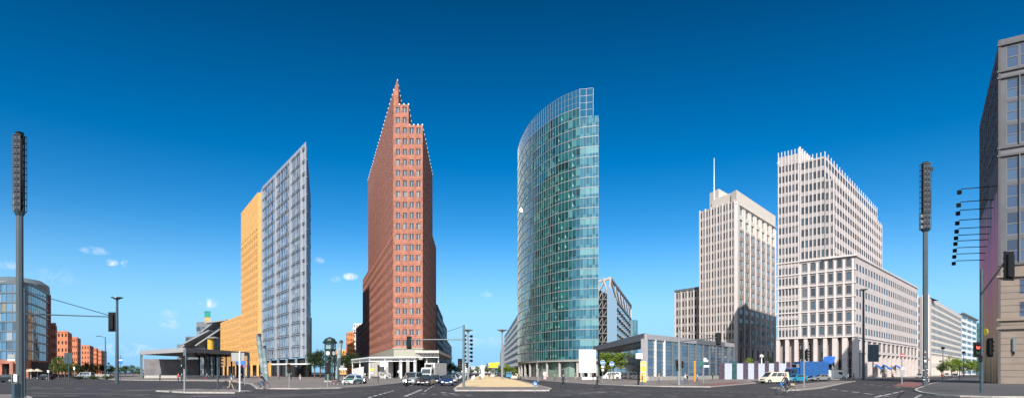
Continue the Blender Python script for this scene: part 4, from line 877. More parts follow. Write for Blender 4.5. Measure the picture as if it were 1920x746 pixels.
def post(root, p, z, w=.6, m=None, y=0):
    b = MB(); b.box((p.x, p.y, z/2), (w, w, z), m or greypole, .6); b.build('post', root)
se = thing('station_entrance', 'open steel and glass station entrance with a grey panelled wall on the left', 'station entrance')
c0, l0, r0_ = D(346, 155), D(265, 179), D(466, 190); bk0 = l0+(r0_-c0)
louvred_roof(se, c0, l0, r0_, bk0, 8.1, 1.1, 12)
for p in (c0, l0, r0_, bk0): post(se, p, 7.6)
b = MB(); p, q = l0.lerp(bk0, .08), l0.lerp(bk0, .78); p, q = D(270, 186), D(374, 192)
b.face([(*p.xy, .9), (*q.xy, .9), (*q.xy, 5.9), (*p.xy, 5.9)], mat('grey_wall_panel', (.17, .16, .17), .6, .25, .5)); b.face([(p.x, p.y+.3, .9), (q.x, q.y+.3, .9), (q.x, q.y+.3, 5.9), (p.x, p.y+.3, 5.9)], concrete); b.build('panel_wall', se)
b = MB(); b.beam((*D(268, 180).xy, .55), (*D(440, 178).xy, .55), .8, .8, concrete); b.build('plinth', se)
clear = bpy.data.materials.new('clear_glass'); clear.use_nodes = True; pp = clear.node_tree.nodes['Principled BSDF']; pp.inputs['Alpha'].default_value = .28; pp.inputs['Base Color'].default_value = (.05, .09, .11, 1); pp.inputs['Roughness'].default_value = .04; pp.inputs['Specular IOR Level'].default_value = 1
gb = MB(); fb = MB()
for i in range(9):
    t0, t1 = .3+i*.075, .3+(i+1)*.075; p, q = D(374+i*10, 192-i*1.0), D(384+i*10, 191-i*1.0)
    gb.face([(*p.xy, .9), (*q.xy, .9), (*q.xy, 7), (*p.xy, 7)], clear); fb.box((p.x, p.y, 3.9), (.3, .3, 7), blackm)
for i in range(10):
    p = c0.lerp(r0_, i/10); 
    if i > 2: fb.box((p.x, p.y, 3.7), (.16, .16, 7), blackm)
gb.build('glass_wall', se); fb.build('glazing_post', se)
for i in range(9):
    a = D(374+i*10, 190); bb = c0.lerp(r0_, (i+1)/10); b = MB(); pts = [Vector((a.x, a.y, 5.2)), Vector((a.x+(bb.x-a.x)*.15, a.y+(bb.y-a.y)*.15, 6.5)), Vector((bb.x, bb.y, 7.3))]
    b.beam(pts[0], pts[1], .3, .3, blackm); b.beam(pts[1], pts[2], .3, .3, blackm); b.build('curved_rib', se)
s2 = thing('station_entrance', 'glass walled station entrance with a long cantilevered louvred roof on the right', 'station entrance')
c1, l1, r1x = D(1210, 130), D(1114, 198), D(1375, 172); bk1 = l1+(r1x-c1)*.3
b = MB()
for p, q, m_ in ((l1, c1, fascd), (c1, c1.lerp(r1x, .5), fasc), (c1.lerp(r1x, .5), c1.lerp(r1x, .86), fascd), (c1.lerp(r1x, .86), r1x, fasc)): b.beam((*p.xy, 9.45), (*q.xy, 9.45), .6, 1.1 if p is not l1 else 1.5, m_)
b.beam((*r1x.xy, 9.4), (*(r1x+V2(-14, 30)).xy, 9.4), .6, 1.1, fascd); b.build('roof_frame', s2)
b = MB(); b.face([(*c1.xy, 9.9), (*r1x.xy, 9.9), (*(r1x+V2(-14, 30)).xy, 9.9), (*bk1.xy, 9.9), (*l1.xy, 9.9)], roofm); b.build('roof', s2)
b = MB(); lvm = mat('pale_louvre', (.4, .36, .33), .6)
for i in range(26):
    t = .02+i/27; p = l1.lerp(c1, t); q = p+(bk1-l1)*.9; b.beam((*p.xy, 8.95), (*q.xy, 8.95), .5, .5, lvm)
for i in range(1, 5): p, q = l1+(bk1-l1)*i*.2, c1+(r1x-c1)*.3*i*.2; b.beam((*p.xy, 8.6), (*q.xy, 8.6), .3, .5, steel)
b.build('roof_louvre', s2)
g_st = glass('station_glass', [(3, (.05, .09, .15)), (2, (.08, .12, .18)), (2, (.12, .14, .16))], .05, 1)
b = MB(); fb = MB(); NP = 12; u1 = (r1x-c1).normalized(); n1_ = Vector((u1.y, -u1.x, 0))
for i in range(NP):
    p, q = c1.lerp(r1x, i/NP), c1.lerp(r1x, (i+1)/NP)
    for j in range(10):
        b.face([(*(p+n1_*.02).xy, 1+j*.79), (*q.xy, 1+j*.79), (*q.xy, 1.76+j*.79), (*p.xy, 1.76+j*.79)], g_st)
    fb.box((*(p+n1_*.15).xy, 4.9), (.28, .4, 8.2), whitem if i in (1, 2) else greypole, math.atan2(u1.y, u1.x))
for j in range(11): fb.beam((*(c1+n1_*.05).xy, .98+j*.79), (*(r1x+n1_*.05).xy, .98+j*.79), .08, .06, steel)
b.build('glass_wall', s2); fb.build('glazing_post', s2)
b = MB(); b.beam((*(c1+n1_*.3).xy, .5), (*(r1x+n1_*.3).xy, .5), .9, 1, concrete); b.build('plinth', s2)
b = MB(); q = D(1203, 136); b.face([(*c1.xy, .2), (c1.x-.1, c1.y+26, .2), (c1.x-.1, c1.y+26, 8.8), (*c1.xy, 8.8)], clear); b.build('side_glass', s2)
post(s2, c1+V2(-.2, 0), 9, 1.0, fasc); post(s2, r1x, 9, .5); post(s2, l1+V2(1, -3), 9, .4)
b = MB(); b.prism([(c1+V2(2, 5)).xy, (r1x+V2(-2, 1)).xy, (r1x+V2(-10, 20)).xy, (c1+V2(2, 30)).xy], 0, 5.5, mat('hall_interior', (.1, .1, .11), .8, .4, .3)); b.build('stairwell', s2)
# ---------------------------------------------------------------- vegetation
def leafmat(name, c1, c2):
    m = bpy.data.materials.new(name); m.use_nodes = True; n, l = m.node_tree.nodes, m.node_tree.links; p = n['Principled BSDF']
    g = n.new('ShaderNodeNewGeometry'); cr = n.new('ShaderNodeValToRGB'); cr.color_ramp.elements[0].color = (*c1, 1); cr.color_ramp.elements[1].color = (*c2, 1)
    l.new(g.outputs['Random Per Island'], cr.inputs[0]); l.new(cr.outputs[0], p.inputs['Base Color']); p.inputs['Roughness'].default_value = .6
    tr_ = n.new('ShaderNodeBsdfTranslucent'); l.new(cr.outputs[0], tr_.inputs[0]); mi = n.new('ShaderNodeMixShader'); mi.inputs[0].default_value = .35
    l.new(p.outputs[0], mi.inputs[1]); l.new(tr_.outputs[0], mi.inputs[2]); l.new(mi.outputs[0], n['Material Output'].inputs[0]); return m
lf_mid = leafmat('leaf_mid_green', (.05, .09, .015), (.12, .19, .03)); lf_dark = leafmat('leaf_dark_green', (.012, .03, .01), (.04, .075, .02)); lf_light = leafmat('leaf_light_green', (.12, .18, .02), (.25, .34, .05))
TREES = {}
def tree_src(kind, h, r, lm, seed, nl=2600, leaf=.42, trunk=.28):
    random.seed(seed); zc = h*(.5+trunk/2); rz_ = h*(1-trunk)/2
    b = MB(); cl = []
    for i in range(26):
        a = random.uniform(0, 6.283); e = random.uniform(-1, 1); q = (1-e*e)**.5; k = random.uniform(.35, .95)
        cl.append((Vector((r*k*q*math.cos(a), r*k*q*math.sin(a), zc+rz_*k*e)), random.uniform(.22, .42)*r))
    for i in range(nl):
        c, cr_ = random.choice(cl); d = Vector((random.gauss(0, 1), random.gauss(0, 1), random.gauss(0, 1))).normalized()
        p = c+d*cr_*random.uniform(.5, 1.08); s_ = leaf*random.uniform(.5, 1.15)
        u = Vector((random.gauss(0, 1), random.gauss(0, 1), random.gauss(0, .6))).normalized(); v = u.cross(d+Vector((.1, 0, .3))).normalized()
        b.face([p-u*s_*.5, p+v*s_*.3, p+u*s_*.5, p-v*s_*.3], lm)
    cm = b.mesh('crown'); t = MB(); t.tube((0, 0, -.1), (.1, 0, h*trunk*1.2), r*.07, r*.05, bark, 8); t.tube((.1, 0, h*trunk*1.15), (0, .1, h*.8), r*.05, r*.015, bark, 6)
    for i in range(7):
        c, _ = cl[i*3]; t.tube((.06, .02, h*trunk*(1.0+.1*i)), tuple(c), r*.028, r*.01, bark, 5)
    TREES[kind] = (cm, t.mesh('trunk'), h, r)
tree_src('mid1', 8, 3.2, lf_mid, 3); tree_src('mid2', 8, 2.8, lf_mid, 9); tree_src('dark1', 9, 3.6, lf_dark, 5, 3000); tree_src('dark2', 9, 3.2, lf_dark, 12, 3000)
tree_src('light1', 7, 2.6, lf_light, 21); tree_src('light2', 7, 2.2, lf_light, 33, 2000); tree_src('shrub', 3, 2.2, lf_mid, 41, 1400, .35, .05); tree_src('shrubd', 3, 2.4, lf_dark, 42, 1400, .35, .05)
random.seed(11)
def tree(kind, px, Y, ytop, label, name='tree', wide=1.0, group=None, cat='tree'):
    cm, tm, h, r = TREES[kind]; c = D(px, Y); H = ZH(ytop, Y); s_ = H/h
    o = thing(name, label, cat, c, random.uniform(0, 6.28), group); o.scale = (s_*wide, s_*wide, s_)
    for nm, me in (('crown', cm), ('trunk', tm)):
        q = bpy.data.objects.new(nm, me); COL.objects.link(q); q.parent = o
for i, (k, px, Y, yt_, w, lab) in enumerate((('mid1', 110, 180, 668, 1, 'green tree at the left end of the row on the left square'), ('mid2', 122, 190, 671, 1, 'green tree second from the left in front of the nearest orange block'), ('mid1', 136, 200, 676, 1, 'green tree before the narrow orange block'),
        ('mid2', 150, 215, 680, 1, 'green tree between the narrow and the broad orange blocks'), ('dark1', 163, 225, 678, 1, 'darker tree in front of the broad orange block'), ('mid1', 176, 230, 681, 1, 'green tree right of the broad orange block'),
        ('dark2', 188, 235, 680, 1, 'dark tree below the slender street lamp'), ('mid2', 204, 245, 680, 1.1, 'green tree under the pale orange block'), ('dark1', 235, 330, 684, 1.5, 'broad dark tree on the open horizon, left of centre'), ('mid1', 250, 300, 684, 1.3, 'mid green tree beside the left station entrance'), ('mid2', 222, 320, 685, 1.4, 'green tree behind the tall dark street lamp'), ('dark2', 212, 420, 686, 1.6, 'far dark tree at the end of the left street'), ('mid1', 262, 380, 689, 1.6, 'low far tree at the left post of the station entrance'))):
    tree(k, px, Y, yt_, lab, wide=w, group='trees on the left square')
for k, px, Y, yt_, w, lab in (('dark1', 590, 190, 655, 1, 'dark tree right of the silver tower'), ('dark2', 601, 200, 652, 1.1, 'dark tree just left of the clock tower'), ('dark1', 633, 200, 662, 1.1, 'dark tree just right of the clock tower'), ('dark2', 650, 215, 657, 1.1, 'dark tree at the left foot of the brick tower'), ('dark1', 665, 225, 660, 1, 'dark tree behind the left end of the steel canopy')):
    tree(k, px, Y, yt_, lab, wide=w, group='dark trees around the clock tower')
for k, px, Y, yt_, w, lab in (('dark1', 846, 265, 678, 1, 'dark street tree nearest on the left of the avenue'), ('dark2', 853, 300, 682, 1, 'second dark street tree on the left of the avenue'), ('dark1', 858, 350, 686, 1.1, 'third dark street tree on the left of the avenue'), ('mid2', 864, 430, 689, 1.2, 'far tree on the left of the avenue'),
        ('mid1', 895, 420, 686, 1, 'tree at the far end of the sandy median'), ('mid2', 914, 330, 682, 1, 'green tree left of the yellow direction sign'), ('mid1', 925, 300, 683, 1, 'green tree behind the yellow direction sign'), ('mid2', 936, 270, 683, 1, 'green tree just right of the yellow direction sign'),
        ('light1', 950, 250, 682, 1.1, 'light green tree right of the second lamp mast'), ('light2', 960, 235, 686, 1.2, 'light green tree over the blue van'), ('mid1', 906, 520, 690, 1.3, 'far tree in the middle of the avenue'), ('mid2', 885, 560, 691, 1.5, 'farthest tree on the left of the median')):
    tree(k, px, Y, yt_, lab, wide=w, group='street trees along the avenue')
for k, px, Y, yt_, w, lab in (('light1', 1124, 250, 658, 1.05, 'green tree right behind the blank billboard'), ('light1', 1138, 245, 657, 1.05, 'bright green tree above the blue round signs'), ('light2', 1151, 242, 656, 1.1, 'green tree left of the sunlit one under the louvred roof'), ('light2', 1165, 240, 657, 1.2, 'sunlit tree under the cantilevered louvred roof'), ('mid1', 1178, 244, 660, 1.05, 'green tree nearest the right station entrance'), ('dark1', 1192, 240, 664, 1, 'dark tree glimpsed beside the yellow poster panel')):
    tree(k, px, Y, yt_, lab, wide=w, group='trees under the cantilevered roof')
for k, px, Y, yt_, w, lab in (('light2', 1404, 196, 668, .7, 'young light green tree behind the panel fence'), ('dark2', 1441, 196, 663, .55, 'slim dark tree behind the panel fence')):
    tree(k, px, Y, yt_, lab, 'young_tree', wide=w)
for k, px, Y, yt_, w, lab in (('light1', 1784, 270, 668, 1.1, 'sunny yellow green tree nearest on the right street'), ('light2', 1795, 290, 671, 1.1, 'second sunny tree on the right street'), ('light1', 1808, 330, 673, 1.1, 'third sunny tree on the right street'), ('light2', 1819, 330, 672, 1.1, 'sunny tree before the green glass office'), ('mid1', 1831, 380, 676, 1.2, 'green tree left of the signal gantry pole'), ('mid2', 1765, 280, 676, 1, 'green tree at the foot of the long stone block'), ('dark1', 1655, 210, 683, .7, 'dark small tree by the blue awnings')):
    tree(k, px, Y, yt_, lab, wide=w, group='trees along the right street')
for k, px, Y, yt_, w, lab in (('shrub', 200, 160, 703, 2.2, 'low shrub under the left street trees'), ('shrubd', 150, 158, 703, 2.4, 'low dark hedge shrub before the orange blocks'), ('shrub', 175, 159, 703.5, 2.2, 'low green shrub in the middle of the left square')):
    tree(k, px, Y, yt_, lab, 'shrub', wide=w, cat='shrub')
# ---------------------------------------------------------------- poles, lamps and signals
cagem = mat('cage_grey', (.07, .075, .08), .5, .1, 3)
def lamp_tower(px, yb, ytop, yl, wpx, lpx, label):
    c = G(px, yb); Y = c.y; k = Y/F; z1, z2 = ZH(yl, Y), ZH(ytop, Y); o = thing('floodlight_tower', label, 'light tower', c, -.35)
    b = MB(); b.tube((0, 0, 0), (0, 0, z1), wpx*k/2*1.06, wpx*k/2*.94, mat('mast_grey', (.06, .075, .085), .4, .12, 1), 8); b.build('pole', o)
    b = MB(); b.tube((0, 0, z1-.3), (0, 0, z1), wpx*k*.55, lpx*k*.5, darkpole, 8); w = lpx*k*.78; b.box((0, 0, (z1+z2)/2), (w*.72, w*.72, z2-z1), blackm, .3); b.box((0, 0, z2+.1), (w*.6, w*.6, .3), blackm); b.build('lamp_core', o)
    fr_ = MB(); n = 12; h = (z2-z1)/n
    R = Matrix.Rotation(.3, 3, 'Z')
    for i in range(n+1):
        z = z1+i*h
        for s_ in (-1, 1):
            fr_.box(R@Vector((0, s_*w*.46, z)), (w*.98, .05, .06*w), cagem, .3); fr_.box(R@Vector((s_*w*.46, 0, z)), (.05, w*.98, .06*w), cagem, .3)
    for sx in (-1, 0, 1):
        for sy in (-1, 0, 1):
            if sx or sy: fr_.box(R@Vector((sx*w*.47, sy*w*.47, (z1+z2)/2)), (.05*w, .05*w, z2-z1), cagem, .3)
    fr_.build('cage', o)
    for i in range(n):
        for s_ in (-1, 1):
            b = MB(); b.box(R@Vector((s_*w*.22, -w*.38, z1+(i+.5)*h)), (w*.34, w*.12, h*.6), mat('lamp_lens', (.05, .055, .06), .15, .2, 5), .3); b.build('floodlight', o)
    b = MB(); b.tube((w*.5, 0, z1+1.0), (w*.72, -.1, z1+h*11.3), .05, .04, blackm, 6); b.box((w*.68, -.05, z1+h*11), (.22*w, .3*w, .5*w), blackm); b.build('side_cable', o); b = MB()
    for i in range(3): b.box((-w*.52, -.2*w, z1+h*(.4+i)), (.3*w, .4*w, h*.55), steel, .4)
    b.build('control_box', o)
    return o, c
lt, c37 = lamp_tower(37, 748.5, 255, 396, 12, 20, 'tall octagonal floodlight tower at the left edge carrying the signal arm')
b = MB(); b.box((0, -.27, 1.5), (.34, .04, .5), whitem); b.box((.02, -.27, 1.05), (.3, .05, .25), mat('sticker_yellow', (.5, .4, .2), .6)); b.build('notice', lt)
b = MB(); b.box((.1, -.33, .6), (.3, .3, 1.1), darkpole); b.build('cabinet', lt)
lt2, c1735 = lamp_tower(1735, 724.5, 308, 430, 9, 18.5, 'tall floodlight tower standing at the right-hand street corner')
b = MB()
for i in range(26): b.box((random.uniform(-.3, .3), -.37, random.uniform(.8, 4.5)), (random.uniform(.05, .28), .02, random.uniform(.05, .35)), random.choice([whitem, steel, redpave, paint]))
b.build('sticker', lt2)['kind'] = 'stuff'
red_on = mat('red_signal_lit', (1, .05, .03), .4, 0, 1, emit=4); red_off = mat('red_lens', (.15, .02, .02), .3); amb_off = mat('amber_lens', (.15, .07, .01), .3); grn_off = mat('green_lens', (.01, .1, .05), .3); grn_on = mat('green_signal_lit', (.05, 1, .5), .4, 0, 1, emit=3)
def signal_head(parent, p, face, n=3, s_=.3, back=False, lit=None, name='signal_head'):
    """face = yaw of the direction the lenses look"""
    h = n*s_*1.05; b = MB(); R = Matrix.Rotation(face, 3, 'Z'); p = Vector(p)
    b.box(p, (s_*.7, s_*1.05, h+.1), blackm, face)
    if back: b.box(p+R@Vector((.05, 0, 0)), (.03, s_*1.7, h+.45), blackm, face)
    hd = b.build(name, parent)
    for i in range(n):
        z = (n-1)/2*s_-i*s_; m_ = [red_off, amb_off, grn_off][i if n == 3 else (0, 2)[i % 2]]
        if lit == i: m_ = [red_on, amb_off, grn_on][i if n == 3 else (0, 2)[i]]
        b = MB(); a = p+R@Vector((s_*.36, 0, z)); b.tube(a, a+R@Vector((.02, 0, 0)), s_*.36, s_*.36, m_, 12)
        v = MB(); v.tube(a+Vector((0, 0, s_*.34)), a+R@Vector((s_*.6, 0, 0))+Vector((0, 0, s_*.3)), s_*.28, s_*.25, blackm, 6)
        q = b.build('lens', hd); v.build('visor', hd)
def signal_post(px, yb, ytop, label, heads, r=.07, m=None, lean=0):
    c = G(px, yb); k = c.y/F; o = thing('traffic_light', label, 'traffic light', c, 0, 'traffic lights at the crossing')
    H = ZH(ytop, c.y); b = MB(); b.tube((0, 0, 0), (lean, 0, H), r, r*.9, m or steel, 10); b.build('post', o)
    for dx, y, face, n, s_, bk, lit in heads: signal_head(o, (dx*k, -.05, ZH(y, c.y)), face, n, s_, bk, lit)
    return o
R_ = math.radians
signal_post(346, 735, 668, 'traffic light on the front traffic island before the left station entrance', [(-2, 678, R_(200), 3, .34, False, 2), (6, 689, R_(-60), 2, .22, False, None)], .09)
signal_post(408.5, 732.5, 670, 'traffic light between the panel wall and the man with the bicycle', [(4, 679, R_(10), 3, .32, False, None)], .09, darkpole)
signal_post(542.5, 727.5, 684, 'traffic light in front of the silver tower entrance', [(-1, 690, R_(-90), 3, .3, False, None)], .08)
signal_post(614.5, 727, 680, 'traffic light at the foot of the clock tower', [(0, 690, R_(-90), 3, .28, True, None), (2, 680, R_(-60), 2, .2, False, None)], .07)
signal_post(709, 719, 683, 'slim traffic light before the steel canopy', [(1, 690, R_(-90), 3, .3, False, None)], .08, darkpole)
signal_post(1009, 715, 676, 'grey traffic light in front of the curved tower colonnade', [(1, 684, R_(-90), 3, .34, False, None), (-4, 694, R_(180), 2, .26, False, None)], .16)
signal_post(1197, 722.5, 663, 'traffic light with a white box on top beside the yellow poster', [(-2, 692, R_(200), 3, .28, False, None)], .13, blackm)
o = signal_post(1507.5, 727, 641, 'traffic light on the island in front of the blue lorry', [(-5, 663, R_(180), 3, .32, False, None), (4, 665, R_(-50), 3, .32, True, None)], .09)
signal_post(1563, 712, 680, 'thin traffic light post before the white delivery van', [(0, 683, R_(-90), 3, .3, False, None)], .07)
o = thing('traffic_light', 'white boxed camera post', 'x'); bpy.data.objects.remove(o)
for px, yb, y0, y1, lab in ((1197, 722.4, 662, 672, None),):
    c = G(px, yb); b = MB(); z0, z1 = ZH(y1, c.y), ZH(y0, c.y); b.box((c.x, c.y-.3, (z0+z1)/2), (12*c.y/F, .6, z1-z0), whitem); q = b.build('equipment_box', None); tag(q, 'white equipment box on the post beside the yellow poster', 'box')
def gantry(name, base, top_z, arm, wire, head, r, label, hs, face, m=greypole, bk=True):
    o = thing(name, label, 'signal gantry', base, 0, 'signal gantries over the road')
    L = lambda p: Vector(p)-Vector(base)
    b = MB(); b.tube((0, 0, 0), (0, 0, top_z), r, r*.85, m, 10); b.build('pole', o)
    b = MB(); b.tube(L(arm[0]), L(arm[1]), r*.45, r*.35, m, 8); b.build('arm', o)
    if wire: b = MB(); b.tube(L(wire[0]), L(wire[1]), .025, .025, blackm, 5); b.build('stay_wire', o)
    signal_head(o, L(head), face, 3, hs, bk)
    return o
def at(px, py, Y): return Vector(((px-960)/F*Y, Y, ZH(py, Y)))
o = gantry('signal_gantry', D(46, 44.5), ZH(540, 44.5), (at(43, 588, 44), at(206, 593.5, 44)), (at(45, 545, 44), at(205, 591, 44)), at(209, 603, 43.8), .1, 'signal gantry reaching right from the left floodlight tower with a hanging signal', .30, R_(90), darkpole)
c = G(869.5, 727.5); o = gantry('signal_gantry', c, ZH(609, c.y), (at(869, 636, c.y), at(768, 636, c.y)), (at(869, 611, c.y), at(798, 635, c.y)), at(767, 642, c.y), .16, 'signal gantry on the tip of the sandy median with its arm to the left', .34, R_(90))
signal_head(o, Vector((-.45, 0, ZH(683, c.y))), R_(-70), 3, .3, True); signal_head(o, Vector((.4, 0, ZH(684, c.y))), R_(200), 2, .25)
c = G(1273, 722.5); o = gantry('signal_gantry', c, ZH(618, c.y), (at(1273, 640, c.y), at(1345, 632, c.y-6)), (at(1273, 618, c.y), at(1340, 630, c.y-6)), at(1347, 635, c.y-6), .2, 'signal gantry in front of the glass station wall with its arm to the right', .38, R_(75), steel)
for dx, y, f_a in ((-.3, 681, R_(200)), (.45, 683, R_(-30)), (-.25, 688, R_(-90))): signal_head(o, Vector((dx, -.1, ZH(y, c.y))), f_a, 3, .28)
c = G(1840.5, 737.5); o = gantry('signal_gantry', c, ZH(505, c.y), (at(1842, 548, c.y), at(1886, 488, 31)), None, at(1893, 498, 30.5), .14, 'dark signal gantry at the right corner with its arm reaching over the kerb', .32, R_(95), darkpole)
signal_head(o, Vector((-.42, 0, ZH(655, c.y))), R_(-90), 2, .42, True, 0); signal_head(o, Vector((.62, -.1, ZH(651, c.y))), R_(0), 3, .38, True); signal_head(o, Vector((-.25, -.2, ZH(672, c.y))), R_(190), 2, .22)
b = MB(); b.tube((.2, -.15, ZH(622, c.y)), (.24, -.15, ZH(622, c.y)), .3, .3, mat('yellow_sign_back', (.6, .5, .05), .5), 16); b.build('round_sign', o)
# dark street lamps
def street_lamp(px, Y, ytop, label, style, r=.16, m=darkpole):
    c = D(px, Y); H = ZH(ytop, Y); o = thing('street_lamp', label, 'street lamp', c, 0); b = MB(); b.tube((0, 0, 0), (0, 0, H), r, r*.6, m, 10); b.build('pole', o); b = MB()
    if style == 'cap':
        for s_ in (-1, 1): b.beam((0, 0, H-.5), (s_*.65, 0, H-.15), .18, .1, m)
        b.lathe([(.9, -.02), (.85, .12), (.2, .2)], (0, 0, H-.1), m, 12)
    elif style == 'arm': b.tube((0, 0, H), (-1.2, 0, H+.25), .06, .05, m, 6); b.box((-1.5, 0, H+.25), (.9, .3, .14), m)
    elif style == 'disc': b.lathe([(.12, -.5), (1.25, -.05), (1.3, 0), (.1, .15)], (0, 0, H), m, 16)
    elif style == 'ball': b.lathe([(.1, -.5), (.5, -.3), (.6, 0), (.35, .4), (.1, .5)], (0, 0, H), m, 12)
    b.build('lamp_head', o); return o
street_lamp(219.5, 103, 557, 'tall dark street lamp at the edge of the left square', 'cap', .3); street_lamp(197.5, 136, 632, 'slender curved street lamp left of the tall dark one', 'arm', .14)
street_lamp(1619, 145, 542, 'tall dark street lamp in front of the stone corner building', 'cap', .33); street_lamp(1428, 176, 667, 'short pale lamp post behind the panel fence', 'ball', .2, whitem); street_lamp(1768, 200, 652, 'black round-headed lamp before the long stone block', 'ball', .15, blackm); street_lamp(1807, 230, 660, 'far black round-headed lamp on the right street', 'ball', .15, blackm)
for i, (px, spots) in enumerate(((877.5, 7), (941.5, 0))):
    c = D(px, 145); o = street_lamp(px, 145, 618, ['grey lamp mast with seven pairs of black spotlights on the median', 'plain grey lamp mast with flat disc top right of the median'][i], 'disc', .28 if i else .26, steel)
    for j in range(spots):
        z = ZH(629+j*7.6, 145)
        for s_ in (-1, 1):
            b = MB(); b.tube((s_*.5, 0, z-.1*s_), (s_*.95, -.45, z-.15), .22, .34, blackm, 10); b.beam((0, 0, z), (s_*.6, 0, z), .07, .07, steel); b.build('spotlight', o)
# ---------------------------------------------------------------- signs and small street furniture
blue = mat('sign_blue', (.02, .17, .55), .4, .03); yellowp = mat('sign_yellow', (.75, .45, .02), .4, .03); redp = mat('sign_red', (.5, .02, .02), .4, .03); sback = mat('sign_back_grey', (.28, .28, .27), .5, .05)
def sign(px, yb, ytop, label, panels, r=.05, m=None, name='road_sign', cat='road sign', group=None):
    """panels: (dx px, y centre, w px, h px, material, shape)"""
    c = G(px, yb); k = c.y/F; H = ZH(ytop, c.y); o = thing(name, label, cat, c, 0, group); b = MB(); b.tube((0, 0, 0), (0, 0, H), r, r, m or steel, 8); b.build('post', o)
    for i, (dx, y, w, h, mm, sh) in enumerate(panels):
        z = ZH(y, c.y); b = MB()
        if sh == 'o':
            b.tube((dx*k, -.09-.012*i, z), (dx*k, -.12-.012*i, z), w*k/2, w*k/2, mm, 20)
        else: b.box((dx*k, -.11-.012*i, z), (w*k, .04, h*k), mm)
        b.build('sign_panel', o)
    return o, k
def arrow(o, k, dx, y, s_, ang, Y, m=whitem, dy=-.17):
    b = MB(); c = Vector((dx*k, dy, ZH(y, Y))); d = Vector((math.cos(ang), 0, math.sin(ang))); n = Vector((-d.z, 0, d.x)); s_ *= k
    b.beam(c-d*s_, c+d*s_*.6, .02, s_*.35, m)
    for q in (-1, 1): b.beam(c+d*s_, c+d*s_*.2+n*s_*.75*q, .02, s_*.35, m)
    b.build('arrow_mark', o)
o, k = sign(1003, 735, 713, 'small blue round keep-right sign with white arrow on the median tip', [(0, 718.5, 8.6, 8.6, blue, 'o')], .04); arrow(o, k, 0, 718.5, 2.7, R_(-45), G(1, 735).y)
o, k = sign(1130, 720, 676, 'taller blue round sign with white symbol left of the other blue sign', [(0, 679, 9.4, 9.4, whitem, 'o'), (0, 679, 8.6, 8.6, blue, 'o'), (0, 679, 5.5, 2, whitem, 's'), (0, 687, 5, 4, whitem, 's'), (0, 693, 4.4, 4, whitem, 's')]); 
o, k = sign(1147, 716.5, 678, 'shorter blue round bicycle sign right of the taller blue sign', [(0, 681.5, 9, 9, whitem, 'o'), (0, 681.5, 8.2, 8.2, blue, 'o')]); b = MB(); z = ZH(682, G(1, 716.5).y)
for s_ in (-1, 1): b.tube((s_*1.9*k, -.16, z-.5*k), (s_*1.9*k, -.17, z-.5*k), 1.2*k, 1.2*k, whitem, 12)
b.beam((-1.8*k, -.165, z), (1.8*k, -.165, z+1*k), .02, .5*k, whitem); b.build('bicycle_mark', o)
sign(927, 708, 678, 'yellow direction sign board over the avenue beyond the median', [(-2, 684, 17, 9.5, yellowp, 's'), (6, 681, 6, 5, yellowp, 's')], .1)
o, k = sign(449.5, 735.5, 658, 'large grey sign board seen from behind on a white post near the cyclists', [], .07, whitem); b = MB(); z = ZH(668.5, G(1, 735.5).y); b.box((-9.5*k, .12, z), (14*k, .05, 16*k), sback, .1); b.box((3*k, .12, z+.3*k), (9*k, .05, 15*k), sback, .1); b.build('sign_panel', o)
o, k = sign(459, 722, 676, 'blue name plate and red round sign on a post behind the walking man', [(-7, 679.5, 15, 7, blue, 's'), (0, 686, 6.5, 6.5, redp, 'o'), (0, 686, 4.6, 4.6, blue, 'o')], .06)
sign(644.5, 721, 680, 'thin post with a white crossbar beside the parked bicycles', [(-1, 691, 14, 3, whitem, 's')], .06)
sign(616, 714, 676, 'grey diamond sign low on the clock tower side', [(0, 679, 5, 5, sback, 's')], .05)
sign(640, 714, 684, 'small board sign right of the leaning glass tube', [(2, 688, 8, 7, sback, 's')], .05)
sign(748, 716, 683, 'round white sign in front of the steel canopy', [(0, 696, 5, 5, whitem, 'o')], .05)
sign(697, 713, 684, 'small yellow sign box beneath the steel canopy', [(1, 692, 7, 5, yellowp, 's'), (0, 698, 6, 2, whitem, 's')], .05)
o, k = sign(1319, 720, 670, 'street post with green and white direction boards before the glass wall', [(2.5, 671.5, 5, 2.6, whitem, 's'), (4, 675.8, 8.5, 4, whitem, 's'), (-4, 681, 10, 8, mat('sign_green', (.01, .12, .09), .5), 's'), (5, 686, 10, 3.6, whitem, 's')], .07)
o, k = sign(1691, 719, 662, 'red round no-entry sign with a grey box on the right cycle path', [(0, 665.5, 7.4, 7.4, redp, 'o'), (0, 665.5, 5, 1.4, whitem, 's'), (0, 697, 8, 12, sback, 's'), (0, 690, 6, 3, whitem, 's')], .09)
o, k = sign(1637, 711, 646, 'large dark direction board right of the tall dark street lamp', [(-5.2, 661.5, 10, 32, mat('board_blue_grey', (.03, .06, .08), .5), 's'), (5.2, 661.5, 10, 32, mat('board_blue_grey', (.03, .06, .08)), 's')], .14)
sign(1672, 712, 684, 'small sign post with stacked plates left of the motorcyclist', [(0, 687, 8, 2, whitem, 's')], .06); sign(1799, 715, 680, 'low grey notice box near the right street trees', [(0, 690, 5, 8, sback, 's')], .06)
sign(129, 716, 660, 'large dark direction board seen from behind on the left square', [(-4, 671, 7, 20, darkpole, 's'), (4, 671, 7, 20, darkpole, 's')], .1, darkpole); sign(226, 714, 665, 'small blue banner sign on a thin post at the tall lamp', [(0, 676, 8, 11, blue, 's'), (0, 674.5, 8, 2.5, whitem, 's')], .05, darkpole)
sign(22, 718, 661, 'white and blue street sign behind the left floodlight tower', [(0, 667, 13, 7, sback, 's'), (0, 674, 13, 4, whitem, 's')], .06); sign(91, 713, 694, 'small white notice by the brick base', [(0, 695.5, 4, 4, whitem, 's')], .05)
